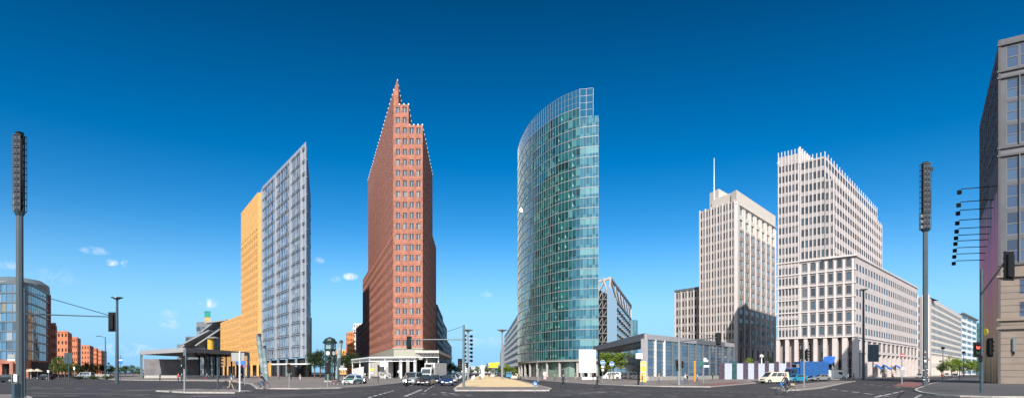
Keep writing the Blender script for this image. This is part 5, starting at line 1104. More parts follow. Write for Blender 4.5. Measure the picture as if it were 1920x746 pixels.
sign(139.5, 709, 688, 'pale slim post among the left square trees', [(0, 690, 3, 5, whitem, 's')], .1); sign(1062, 713, 690, 'tall dark information board at the tower entrance', [(-7, 698, 6, 12, mat('info_black', (.02, .02, .03), .3), 's')], .05)
sign(1021, 712, 697, 'pink and white poster stand before the colonnade', [(0, 703, 6, 14, mat('poster_pink', (.6, .35, .33), .5), 's'), (0, 700, 4, 4, whitem, 's')], .05); sign(867, 708, 693, 'white traffic bollard sign by the gantry', [(0, 695, 3, 3, whitem, 'o')], .05)
# billboard
c = D(1103, 150); bb = thing('billboard', 'big blank white billboard on a pedestal in front of the glass tower', 'billboard', c); k = 150/F
b = MB(); b.box((-.2, 0, ZH(676.5, 150)), (31.5*k, .35, 42.5*k), mat('blank_white_poster', (.8, .8, .8), .5, .02)); b.build('poster_panel', bb); b = MB(); b.box((-.2, .2, ZH(676.5, 150)), (32.5*k, .2, 43.5*k), sback); b.build('panel_frame', bb)
b = MB(); b.tube((1*k, .2, 0), (1*k, .2, ZH(680, 150)), .25, .25, whitem, 10); b.build('post', bb); b = MB(); b.box((1.5*k, 0, .35), (28*k, 2, .7), whitem); b.build('pedestal', bb)
# yellow poster column with heart
c = G(1206.5, 716.5); yp = thing('poster_panel', 'yellow poster panel with a white heart beside the station entrance', 'poster', c, R_(-14)); k = c.y/F
b = MB(); b.box((0, 0, 20*k), (11*k, .5, 40*k), fasc); b.build('frame', yp); b = MB(); b.box((0, -.28, 30*k), (9.6*k, .04, 17*k), mat('poster_yellow', (.85, .72, .03), .4, .02)); b.box((0, -.28, 10*k), (9.6*k, .04, 17*k), mat('poster_yellow', (.85, .72, .03))); b.build('poster', yp)
b = MB()
def heart(cx, cz, s_, y, m):
    P = []
    for i in range(28):
        t = 2*math.pi*i/28; P.append((cx+s_*16*math.sin(t)**3/16, y, cz+s_*(13*math.cos(t)-5*math.cos(2*t)-2*math.cos(3*t)-math.cos(4*t))/16))
    b.face(P, m)
heart(0, 32*k, 4.0*k, -.31, whitem); heart(0, 32*k, 2.6*k, -.315, mat('poster_yellow', (.85, .72, .03))); heart(.6*k, 31*k, 1.5*k, -.32, blackm); b.build('heart_mark', yp)
b = MB(); b.tube((0, -.31, 11*k), (0, -.32, 11*k), 4.0*k, 4.0*k, whitem, 20); b.tube((0, -.32, 11*k), (0, -.33, 11*k), 3.0*k, 3.0*k, mat('poster_yellow', (.85, .72, .03)), 20); b.build('ring_mark', yp)
c = G(1302.5, 715.5); k = c.y/F; b = MB(); b.lathe([(1.7*k, 0), (1.7*k, 38.5*k), (1.2*k, 39.5*k)], c, mat('orange_lacquer', (.72, .22, .03), .4), 16); o = b.build('advert_pillar'); tag(o, 'slim orange pillar standing before the glass station wall', 'pillar')
c = D(905, 190); k = 190/F; pc_ = thing('poster_column', 'white glass poster column with a flat cap on the sandy median', 'poster column', c); b = MB(); b.box((0, 0, 13.5*k), (6*k, .6, 22*k), mat('backlit_white', (.8, .8, .82), .4)); b.build('poster_panel', pc_); b = MB(); b.box((0, 0, 25.5*k), (11*k, 1, .6*k), sback); b.build('cap', pc_); b = MB(); b.box((0, 0, 1*k), (7*k, .8, 2*k), sback); b.build('plinth', pc_)
for i, (px, yb) in enumerate(((886, 712), (889, 709), (914, 708), (872, 708.5))):
    c = G(px, yb); b = MB(); b.lathe([(.22, 0), (.22, .9), (.1, 1.0)], c, whitem if i < 2 else concrete, 10); tag(b.build('bollard'), ['white bollard on the median nearest the spotlight mast', 'white bollard farther along the sandy median', 'grey bollard right of the poster column', 'grey bollard at the left edge of the median'][i], 'bollard', 'bollards on the median')
# mural fence
grf = bpy.data.materials.new('painted_mural'); grf.use_nodes = True; n, l = grf.node_tree.nodes, grf.node_tree.links
t = n.new('ShaderNodeTexCoord'); nz = n.new('ShaderNodeTexNoise'); nz.inputs['Scale'].default_value = .8; nz.inputs['Detail'].default_value = 6; nz.inputs['Distortion'].default_value = 2.5
oi = n.new('ShaderNodeObjectInfo'); va = n.new('ShaderNodeVectorMath'); va.operation = 'ADD'; l.new(t.outputs['Object'], va.inputs[0]); l.new(oi.outputs['Location'], va.inputs[1]); l.new(va.outputs[0], nz.inputs['Vector'])
cr = n.new('ShaderNodeValToRGB'); l.new(nz.outputs[0], cr.inputs[0]); e = cr.color_ramp.elements; e[0].position = .3; e[0].color = (.02, .015, .03, 1); e[1].position = .72; e[1].color = (.05, .2, .22, 1)
for p_, c_ in ((.4, (.05, .04, .08)), (.46, (.14, .12, .14)), (.5, (.03, .03, .05)), (.55, (.13, .04, .06)), (.6, (.05, .07, .13)), (.65, (.13, .14, .08))):
    x = e.new(p_); x.color = (*c_, 1)
l.new(cr.outputs[0], n['Principled BSDF'].inputs['Base Color'])
lil = mat('lilac_panel', (.46, .49, .58), .5, .06, .8); grn_p = mat('blue_green_mural', (.03, .09, .10), .6, .5, .8)
Fp = [(1348, 1358, 679, 0), (1359, 1372, 680.5, 1), (1372.5, 1381, 676.5, 2), (1382, 1393, 680.5, 1), (1393.5, 1402, 678, 0), (1403, 1413.5, 680.5, 1), (1414, 1421.5, 676, 0), (1422, 1433.5, 680.5, 1), (1434, 1441, 676, 0), (1442, 1451, 680.5, 1), (1451.5, 1460, 677, 0), (1461, 1474, 680.5, 1), (1474.5, 1482, 678, 0)]
Lb = ['busy purple mural panel at the left end of the fence', 'pale lilac panel with a turquoise tint, first from the left', 'blue green mural panel, taller than its neighbours', 'pale lilac panel, second from the left in the fence', 'dark mural panel between the second and third lilac panels', 'pale lilac panel, third from the left in the fence', 'red and purple mural panel in the fence middle', 'pale lilac panel, fourth from the left in the fence', 'mural panel left of the white taxi van roof', 'narrow lilac panel above the white taxi van', 'mural panel just above the taxi van', 'lilac panel behind the taxi van rear', 'last mural panel hidden behind the van rear']
for (x0, x1, yt_, t_), lab in zip(Fp, Lb):
    Y0 = 150+(x0-1348)*.09; p, q = D(x0, Y0), D(x1, Y0+(x1-x0)*.09); b = MB(); h = ZH(yt_, Y0); b.beam((*p.xy, h/2+.05), (*q.xy, h/2+.05), .12, h-.1, (grf, lil, grn_p)[t_]); o = b.build('mural_panel' if t_ != 1 else 'fence_panel'); 
    ct = (p+q)/2; o.data.transform(Matrix.Translation(-Vector((ct.x, ct.y, 0)))); o.location = (ct.x, ct.y, 0); tag(o, lab, 'fence panel', 'panels of the mural fence')
# clock tower
dg = mat('clock_tower_green', (.010, .030, .024), .4, .15, 2); Yc = 112; c = D(618.5, Yc); k = Yc/F; ck = thing('clock_tower', 'dark green historic clock tower with windowed cabin and domed cap', 'clock tower', c, .2)
b = MB(); b.lathe([(1.15, 0), (1.15, .35), (1.0, .4)], (0, 0, 0), concrete, 5); b.build('plinth', ck)
for i in range(5):
    a = 2*math.pi*i/5+.3; b = MB(); b.beam((.82*math.cos(a), .82*math.sin(a), .4), (.82*math.cos(a), .82*math.sin(a), 4.9), .22, .22, dg); b.build('leg', ck)
b = MB(); b.lathe([(1.0, 4.7), (1.0, 5.9), (1.1, 6.0), (1.1, 6.15)], (0, 0, 0), dg, 5); b.build('clock_housing', ck)
for i in range(5):
    a = 2*math.pi*(i+.5)/5; n_ = Vector((math.cos(a), math.sin(a), 0)); p = n_*.83+Vector((0, 0, 5.35)); b = MB(); b.tube(p, p+n_*.05, .40, .40, dg, 16); b.tube(p+n_*.05, p+n_*.07, .36, .36, whitem, 16); f = b.build('clock_face', ck); s_ = Vector((-n_.y, n_.x, 0)); b = MB(); b.beam(p+n_*.08, p+n_*.08+Vector((0, 0, .26)), .03, .03, blackm); b.beam(p+n_*.08, p+n_*.08+s_*.18, .03, .03, blackm); b.build('hands', f)
for i in range(5):
    a = 2*math.pi*i/5; b = MB(); b.beam((1.0*math.cos(a), 1.0*math.sin(a), 6.1), (1.0*math.cos(a), 1.0*math.sin(a), 7.2), .16, .16, dg); b.build('cabin_post', ck)
b = MB(); b.lathe([(.85, 6.15), (.85, 7.2)], (0, 0, 0), mat('cabin_glass', (.2, .3, .33), .1), 5); b.build('cabin_window', ck)
b = MB(); b.lathe([(1.25, 7.15), (1.3, 7.45), (1.05, 7.65), (.9, 8.0), (.3, 8.25), (.05, 8.35)], (0, 0, 0), dg, 10); b.build('roof_cap', ck)
b = MB(); b.tube((0, 0, .3), (0, 0, 4.8), .22, .22, dg, 10); b.build('core_column', ck)
# leaning light tubes
tg_ = glass('tube_glass', [(1, (.14, .2, .2)), (1, (.2, .27, .26)), (1, (.28, .33, .33))], .1, 1)
for (x0, y0, x1, y1, w, Y, lab) in ((484.5, 630, 495, 712, 8.5, 150, 'taller leaning glass light tube with slanted mirror top by the yellow tower'), (494.5, 652, 500.5, 712, 7.5, 148, 'shorter leaning glass light tube right beside the taller one'), (638.5, 642, 631.5, 716, 7.5, 118, 'leaning glass light tube right of the clock tower')):
    o = thing('light_tube', lab, 'light tube', D(x1, Y)); k = Y/F; t_ = at(x0, y0, Y)-D(x1, Y); b = MB()
    n_ = 10
    for i in range(n_):
        p, q = t_*(i/n_), t_*((i+.97)/n_); b.tube(p, q, w*k/2, w*k/2, tg_, 14)
    b.build('tube', o); b = MB()
    for i in range(n_+1): p = t_*(i/n_); b.tube(p-t_*.004, p+t_*.004, w*k*.53, w*k*.53, steel, 14)
    b.build('ring', o); b = MB(); e = t_.normalized(); b.tube(t_, t_+Vector((.35*w*k, -.2, .3*w*k)), w*k*.52, w*k*.45, chrome, 14); b.tube(t_+Vector((.35*w*k, -.2, .3*w*k)), t_+Vector((.36*w*k, -.23, .31*w*k)), w*k*.36, w*k*.36, blackm, 14); b.build('mirror_head', o)
# cafe umbrellas
for px, Y, lab in ((58, 178, 'beige cafe parasol left in front of the brick base'), (70, 180, 'beige cafe parasol right in front of the brick base')):
    o = thing('parasol', lab, 'parasol', D(px, Y), 0, 'cafe parasols'); b = MB(); b.tube((0, 0, 0), (0, 0, 2.4), .05, .05, whitem); b.build('pole', o); b = MB(); b.lathe([(1.5, 2.1), (1.45, 2.2), (.1, 2.9)], (0, 0, 0), mat('beige_cloth', (.5, .42, .32), .9), 8); b.build('canopy', o)
# ---------------------------------------------------------------- vehicles
def carpaint(name, c, metal=.2):
    m = mat(name, c, .28, .03, 2, metal=metal); m.node_tree.nodes['Principled BSDF'].inputs['Coat Weight'].default_value = .6; return m
ST = dict(sedan=(4.5, 1.76, .92, (-1.75, 1.05, -1.1, .3, 1.43), .68, 1.3), hatch=(4.1, 1.72, .95, (-1.98, 1.05, -1.6, .3, 1.5), .72, 1.22), van=(4.8, 1.9, 1.08, (-2.36, 1.8, -2.25, .95, 1.92), .88, 1.55), bigvan=(5.6, 2.0, 1.15, (-2.76, 2.2, -2.7, 1.25, 2.5), .95, 1.8))
def vehicle(kind, label, cat, loc, rz, paintm, group=None, bonnet=None, taxi=False, panelvan=False):
    L, Wd, zb, (a0, a1, t0, t1, zt), nose, wx = ST[kind]; o = thing(cat.replace(' ', '_'), label, cat, loc, rz, group); hw = Wd/2
    prof = [(-L/2+.05, .28), (-L/2, .5), (-L/2+.03, zb-.05), (-L/2+.15, zb), (a1, zb), (L/2-.25, nose), (L/2-.03, nose-.15), (L/2, .42), (L/2-.08, .26)]
    b = MB(); n_ = len(prof); rows = []
    for y, ins in ((-hw, .06), (-hw+.1, 0), (hw-.1, 0), (hw, .06)):
        rows.append([Vector((x*(1-ins*.35), y, z if z < .6 or ins == 0 else z-ins)) for x, z in prof])
    for r0_, r1_ in zip(rows, rows[1:]):
        for i in range(n_): b.face([r0_[i], r0_[(i+1) % n_], r1_[(i+1) % n_], r1_[i]][::-1], paintm)
    b.face(rows[0], paintm); b.face(rows[-1][::-1], paintm); b.build('body', o)
    wb, wt = hw-.07, hw-.24 if kind in ('sedan', 'hatch') else hw-.14
    B = [Vector((a0, -wb, zb-.02)), Vector((a1, -wb, zb-.02)), Vector((a1, wb, zb-.02)), Vector((a0, wb, zb-.02))]; T = [Vector((t0, -wt, zt)), Vector((t1, -wt, zt)), Vector((t1, wt, zt)), Vector((t0, wt, zt))]
    c = MB(); c.face(T, paintm)
    for i in range(4): c.face([B[i], B[(i+1) % 4], T[(i+1) % 4], T[i]], paintm)
    mid = (Vector((0, 0, zt-.0)),); c.build('cabin', o)
    def pane(P, nm, u0, u1, v0, v1):
        a, b_, c_, d = P; f = lambda u, v: (a.lerp(b_, u)).lerp(d.lerp(c_, u), v); nn = (b_-a).cross(d-a).normalized()*.012; g_ = MB(); g_.face([f(u0, v0)+nn, f(u1, v0)+nn, f(u1, v1)+nn, f(u0, v1)+nn], carglass); g_.build(nm, o)
    front = (B[1], B[2], T[2], T[1]); rear = (B[3], B[0], T[0], T[3]); rt_ = (B[0], B[1], T[1], T[0]); lt_ = (B[2], B[3], T[3], T[2])
    pane(front, 'windscreen', .06, .94, .08, .92)
    if not panelvan: pane(rear, 'rear_window', .1, .9, .15, .88)
    for P, fl in ((rt_, 0), (lt_, 1)):
        segs = ((.12, .36), (.38, .62), (.65, .9)) if kind in ('van', 'bigvan') else ((.13, .47), (.5, .88))
        if panelvan: segs = ((.72, .93),)
        for s0, s1 in segs:
            u = (s0, s1) if not fl else (1-s1, 1-s0); pane(P, 'side_window', u[0], u[1], .15 if not panelvan else .1, .86 if kind != 'bigvan' else .6)
    wr = .32 if kind != 'bigvan' else .36
    for sx in (-wx, wx):
        for sy in (-1, 1):
            b = MB(); y0 = sy*(hw-.2); y1 = sy*(hw+.012); b.tube((sx, y0, wr), (sx, y1, wr), wr, wr, rubber, 16); w = b.build('wheel', o); b = MB(); b.tube((sx, y1, wr), (sx, y1+sy*.012, wr), wr*.62, wr*.5, chrome, 12); b.build('rim', w)
            b = MB(); b.tube((sx, sy*(hw-.15), wr+.02), (sx, sy*(hw+.006), wr+.02), wr*1.2, wr*1.2, blackm, 18); b.build('wheel_arch', o)
    for sy in (-1, 1):
        b = MB(); b.box((L/2-.1, sy*(hw-.27), nose-.17), (.2, .36, .17), headl, sy*-.15); b.build('headlight', o); b = MB(); b.box((-L/2+.04, sy*(hw-.18), zb-.2), (.1, .24, .22), tailm); b.build('tail_light', o)
        b = MB(); b.box((a1-.25, sy*(hw+.08), zb+.08), (.12, .2, .13), paintm); b.build('mirror', o)
    b = MB(); b.box((L/2-.02, 0, nose-.2), (.06, Wd*.42, .13), blackm); b.box((L/2+.0, 0, .36), (.06, Wd*.6, .1), blackm); b.build('grille', o)
    b = MB(); b.box((L/2+.02, 0, .45), (.02, .5, .11), whitem); b.build('number_plate', o)
    if taxi: b = MB(); b.box((-.1 if kind != 'van' else .3, 0, zt+.08), (.16, .36, .13), mat('taxi_sign', (.8, .6, .02), .4)); b.build('roof_sign', o)
    return o
pw_ = carpaint('white_car_paint', (.62, .61, .58), 0); pcr = carpaint('cream_taxi_paint', (.66, .58, .42), 0); psil = carpaint('silver_car_paint', (.45, .47, .48), .6); pblk = carpaint('black_car_paint', (.015, .016, .02)); pblu = carpaint('dark_blue_car_paint', (.02, .05, .14)); ptl = carpaint('teal_car_paint', (.02, .2, .22)); psky = carpaint('bright_blue_car_paint', (.03, .26, .42)); pgrn = carpaint('green_car_paint', (.01, .25, .15))
d2r = math.radians
vehicle('van', 'cream taxi van with a roof sign waiting at the right crossing', 'van', D(1451, 104), d2r(195), pcr, taxi=True)
vehicle('hatch', 'bright blue small car half hidden behind the traffic light post', 'car', D(1493, 117), d2r(200), psky); vehicle('sedan', 'silver saloon car right of the bright blue car', 'car', D(1539, 133), d2r(188), psil)
vehicle('bigvan', 'white delivery van parked under the stone colonnade', 'van', D(1566, 162), d2r(-12), pw_, panelvan=True)
o = vehicle('hatch', 'white and green police car with a blue roof light', 'police car', G(661, 721), d2r(-98), pw_); b = MB(); b.box((-.2, 0, 1.56), (.2, 1.0, .12), blue); b.build('light_bar', o); b = MB(); b.face([(1.08, -.72, .965), (1.85, -.7, .765), (1.85, .7, .765), (1.08, .72, .965)], pgrn); b.build('green_bonnet', o)
for q in (-1, 1): b = MB(); b.box((-.3, q*.86, .68), (2.2, .03, .32), pgrn); b.build('green_door_band', o)
vehicle('van', 'silver white van waiting at the front left of the queue', 'van', G(774.5, 720.5), d2r(-97), psil, 'cars waiting at the avenue lights'); vehicle('sedan', 'black car waiting at the front between van and dark blue car', 'car', G(799, 722), d2r(-94), pblk, 'cars waiting at the avenue lights')
vehicle('hatch', 'dark blue car at the front right of the queue', 'car', G(838.5, 722), d2r(-86), pblu, 'cars waiting at the avenue lights'); vehicle('hatch', 'teal car behind the black car', 'car', G(795, 716.7), d2r(-94), ptl, 'cars waiting at the avenue lights')
for px, yb, km, pm_, lab in ((815, 718, 'sedan', pblk, 'dark car just right of the black front car'), (847, 717, 'sedan', psil, 'silver car directly behind the dark blue front car'), (853, 713.5, 'hatch', pblu, 'third dark blue car in the right-hand lane'), (858, 711, 'sedan', pw_, 'white car well back in the avenue queue'), (851, 711, 'hatch', pblk, 'black car in the second lane of the queue'), (862, 708.8, 'hatch', psil, 'silver car far back in the avenue queue'), (866, 707.3, 'sedan', pblu, 'blue car near the end of the avenue queue'), (870, 706.2, 'hatch', pw_, 'small white car at the tail of the avenue queue'), (857, 708.6, 'sedan', pcr, 'cream taxi in the far part of the queue'), (876, 705, 'sedan', pblk, 'tiny dark car far down the avenue'), (862.5, 706, 'van', pw_, 'far white van in the avenue queue')):
    vehicle(km, lab, 'van' if km == 'van' else 'car', G(px, yb), d2r(-88), pm_, 'cars waiting at the avenue lights')
vehicle('sedan', 'cream taxi driving away on the right side of the avenue', 'car', G(968, 710.5), d2r(75), pcr, taxi=True); vehicle('van', 'bright blue van beyond the cream taxi on the avenue', 'van', G(957, 708), d2r(78), psky)
vehicle('hatch', 'pale car between the median trees and yellow sign', 'car', G(926, 706.3), d2r(80), pw_); vehicle('van', 'white van parked behind the blue round signs', 'van', G(1146, 711), d2r(175), pw_); vehicle('sedan', 'dark car parked by the round glass office', 'car', G(84, 711), d2r(175), pblk); vehicle('hatch', 'dark small car passing the foot of the left floodlight tower', 'car', G(12, 716), d2r(182), pblk)
vehicle('sedan', 'silver car on the right street far beyond the no-entry sign', 'car', G(1724, 707), d2r(235), psil); vehicle('sedan', 'dark car turning on the far right street', 'car', G(1790, 706), d2r(240), pblk); vehicle('hatch', 'grey car farthest along the right street', 'car', G(1775, 705.3), d2r(238), psil)
vehicle('van', 'distant silver van on the left square', 'van', G(160, 708.8), d2r(178), psil)
def lorry(name, label, loc, rz, cabm, boxm, L=7.5, H=3.7, fridge=False):
    o = thing(name, label, 'lorry', loc, rz)
    b = MB(); hw = 1.2; cx = L/2; P = [(cx-2.0, .6), (cx, .6), (cx+.05, 1.5), (cx-.15, 2.75), (cx-.6, 2.95), (cx-2.0, 2.95)]
    lo = [Vector((x, -hw, z)) for x, z in P]; hi_ = [Vector((x, hw, z)) for x, z in P]
    for i in range(len(P)): b.face([lo[i], lo[(i+1) % 6], hi_[(i+1) % 6], hi_[i]][::-1], cabm)
    b.face(lo, cabm); b.face(hi_[::-1], cabm); b.build('cab', o, bevel=.06)
    b = MB(); b.face([(cx+.06, -1.05, 1.6), (cx+.06, 1.05, 1.6), (cx-.12, 1.0, 2.6), (cx-.12, -1.0, 2.6)], carglass); b.build('windscreen', o)
    for s_ in (-1, 1):
        b = MB(); b.face([(cx-1.4, s_*1.21, 1.65), (cx-.35, s_*1.21, 1.65), (cx-.4, s_*1.21, 2.55), (cx-1.4, s_*1.21, 2.55)][::s_], carglass); b.build('side_window', o); b = MB(); b.box((cx+.03, s_*.85, .85), (.1, .4, .22), headl); b.build('headlight', o); b = MB(); b.box((cx-.2, s_*1.4, 2.1), (.15, .2, .6), blackm); b.build('mirror', o)
        for x in (cx-.9, -L/2+1.6, -L/2+.6 if L > 8 else -L/2+1.6):
            b = MB(); b.tube((x, s_*.85, .48), (x, s_*1.2, .48), .48, .48, rubber, 16); w = b.build('wheel', o); b = MB(); b.tube((x, s_*1.2, .48), (x, s_*1.22, .48), .25, .22, chrome, 12); b.build('rim', w)
    b = MB(); b.box((cx-2.2-(L-2.3)/2, 0, (1.0+H)/2), (L-2.3, 2.5, H-1.0), boxm); b.build('cargo_box', o, bevel=.04); b = MB(); b.box((0, 0, .75), (L, 1.0, .3), blackm); b.build('chassis', o); b = MB(); b.box((cx+.06, 0, 1.15), (.04, 1.5, .4), blackm); b.build('grille', o)
    b = MB(); 
    if fridge: b.box((cx-1.9, 0, 3.35), (.7, 1.7, .8), steel); b.box((cx-1.5, 0, 3.35), (.1, 1.3, .5), blackm)
    else: b.face([(cx-.7, -1, 2.96), (cx-.7, 1, 2.96), (cx-1.9, 1, H-.05), (cx-1.9, -1, H-.05)], cabm)
    b.build('cooling_unit' if fridge else 'wind_deflector', o); return o
lorry('lorry', 'large blue box lorry waiting behind the cream taxi van', D(1513, 139), d2r(187), carpaint('lorry_blue', (.01, .085, .26), 0), mat('blue_tarpaulin', (.012, .085, .27), .6), 9.2, 4.3, True)
lorry('lorry', 'white refrigerated lorry behind the waiting vans on the avenue', D(800, 138)+V2(1.2, 4), d2r(-104), pw_, mat('white_box_panel', (.6, .58, .55), .5), 10, 4.0, True)
# ---------------------------------------------------------------- two-wheelers
def bicycle(label, loc, rz, colm, group=None):
    o = thing('bicycle', label, 'bicycle', loc, rz, group); r = .34
    for x in (-.53, .53):
        b = MB(); n_ = 20
        for i in range(n_):
            a0, a1 = 2*math.pi*i/n_, 2*math.pi*(i+1)/n_; b.tube((x+r*math.cos(a0), 0, r+r*math.sin(a0)), (x+r*math.cos(a1), 0, r+r*math.sin(a1)), .022, .022, rubber, 5, False)
        w = b.build('wheel', o); b = MB()
        for i in range(10): a0 = math.pi*i/5; b.tube((x, 0, r), (x+(r-.02)*math.cos(a0), 0, r+(r-.02)*math.sin(a0)), .004, .004, chrome, 3, False)
        b.tube((x, -.04, r), (x, .04, r), .03, .03, chrome); b.build('spokes', w)
    b = MB(); S_ = lambda p, q, t=.018: b.tube(p, q, t, t, colm, 6)
    bbk, st, hd, hb_ = (-.1, 0, .3), (-.27, 0, .82), (.38, 0, .8), (.42, 0, .62)
    S_(bbk, st); S_(bbk, hb_); S_(st, hd); S_(hd, hb_); S_(bbk, (-.53, 0, r)); S_((-.27, 0, .78), (-.53, 0, r), .012); S_(hb_, (.53, 0, r)); b.build('frame', o)
    b = MB(); b.tube((.37, 0, .8), (.35, 0, 1.0), .014, .014, chrome, 6); b.tube((.35, -.28, 1.03), (.35, .28, 1.03), .014, .014, chrome, 6); b.tube((.35, .28, 1.03), (.22, .3, 1.02), .018, .018, blackm, 6); b.tube((.35, -.28, 1.03), (.22, -.3, 1.02), .018, .018, blackm, 6); b.build('handlebar', o)
    b = MB(); b.lathe([(.03, -.13), (.09, -.08), (.05, .08), (.02, .14)], (-.28, 0, .92), blackm, 8, 'X'); b.tube((-.27, 0, .8), (-.28, 0, .9), .013, .013, chrome, 6); b.build('saddle', o)
    b = MB(); b.tube((-.1, -.04, .3), (-.1, .04, .3), .09, .09, chrome, 10); b.beam((-.1, .09, .3), (.03, .09, .2), .02, .02, chrome); b.beam((-.1, -.09, .3), (-.23, -.09, .4), .02, .02, chrome); b.box((.06, .13, .19), (.09, .08, .02), blackm); b.box((-.26, -.13, .41), (.09, .08, .02), blackm); b.build('crank', o)
    b = MB(); b.box((-.55, 0, .74), (.34, .13, .03), blackm); b.build('carrier', o); return o
BIK = [bicycle('dark bicycle ridden by the cyclist in blue at the right crossing', G(1473, 739.5), d2r(186), blackm), bicycle('black bicycle pushed by the man in the white shirt', G(429, 731), d2r(10), blackm), bicycle('bicycle under the rider in black near the silver tower', G(491, 728.8), d2r(188), blackm)]
for i, (px, yb) in enumerate(((634, 723.5), (643, 723), (627, 722.5), (560, 712), (396, 713), (385, 712.8), (1600, 712))):
    bicycle(['parked bicycle nearest the leaning glass tube', 'parked bicycle by the thin crossbar post', 'parked bicycle at the clock tower plinth', 'bicycle on the paving before the silver tower', 'bicycle leaning by the station glass', 'bicycle left by the end of the grey panel wall', 'bicycle standing under the stone colonnade'][i], G(px, yb), d2r(random.uniform(-15, 15)+(180 if i % 2 else 0)), [blackm, darkpole, redp][i % 3], 'parked bicycles')
def motorbike(label, loc, rz, m_):
    o = thing('motorcycle', label, 'motorcycle', loc, rz)
    for x in (-.65, .65):
        b = MB(); b.tube((x, -.06, .3), (x, .06, .3), .3, .3, rubber, 16); w = b.build('wheel', o); b = MB(); b.tube((x, -.07, .3), (x, .07, .3), .16, .16, chrome, 12); b.build('rim', w)
    b = MB(); b.box((0, 0, .42), (.5, .28, .36), blackm); b.beam((.65, 0, .3), (.42, 0, .95), .1, .08, chrome); b.beam((-.65, 0, .3), (-.1, 0, .45), .16, .08, blackm); b.build('engine_frame', o)
    b = MB(); b.lathe([(.05, -.28), (.17, -.12), (.18, .1), (.06, .3)], (.15, 0, .78), m_, 10, 'X'); b.build('tank', o); b = MB(); b.box((-.4, 0, .78), (.7, .26, .1), blackm); b.build('seat', o); b = MB(); b.tube((.4, -.34, 1.0), (.4, .34, 1.0), .02, .02, blackm); b.build('handlebar', o); b = MB(); b.lathe([(.12, 0), (.1, .07)], (.55, 0, .86), headl, 12, 'X'); b.build('headlight', o)
    b = MB(); b.face([(.5, -.2, .9), (.5, .2, .9), (.38, .16, 1.25), (.38, -.16, 1.25)], carglass); b.build('windshield', o); return o
motorbike('motorcycle with a dark rider in front of the silver white van', G(762, 723.5), d2r(-88), redp); motorbike('green and white motorcycle right of the police car', G(684, 720), d2r(-84), pgrn); motorbike('motorcycle ridden down the right street', G(1674, 707.5), d2r(-100), redp)
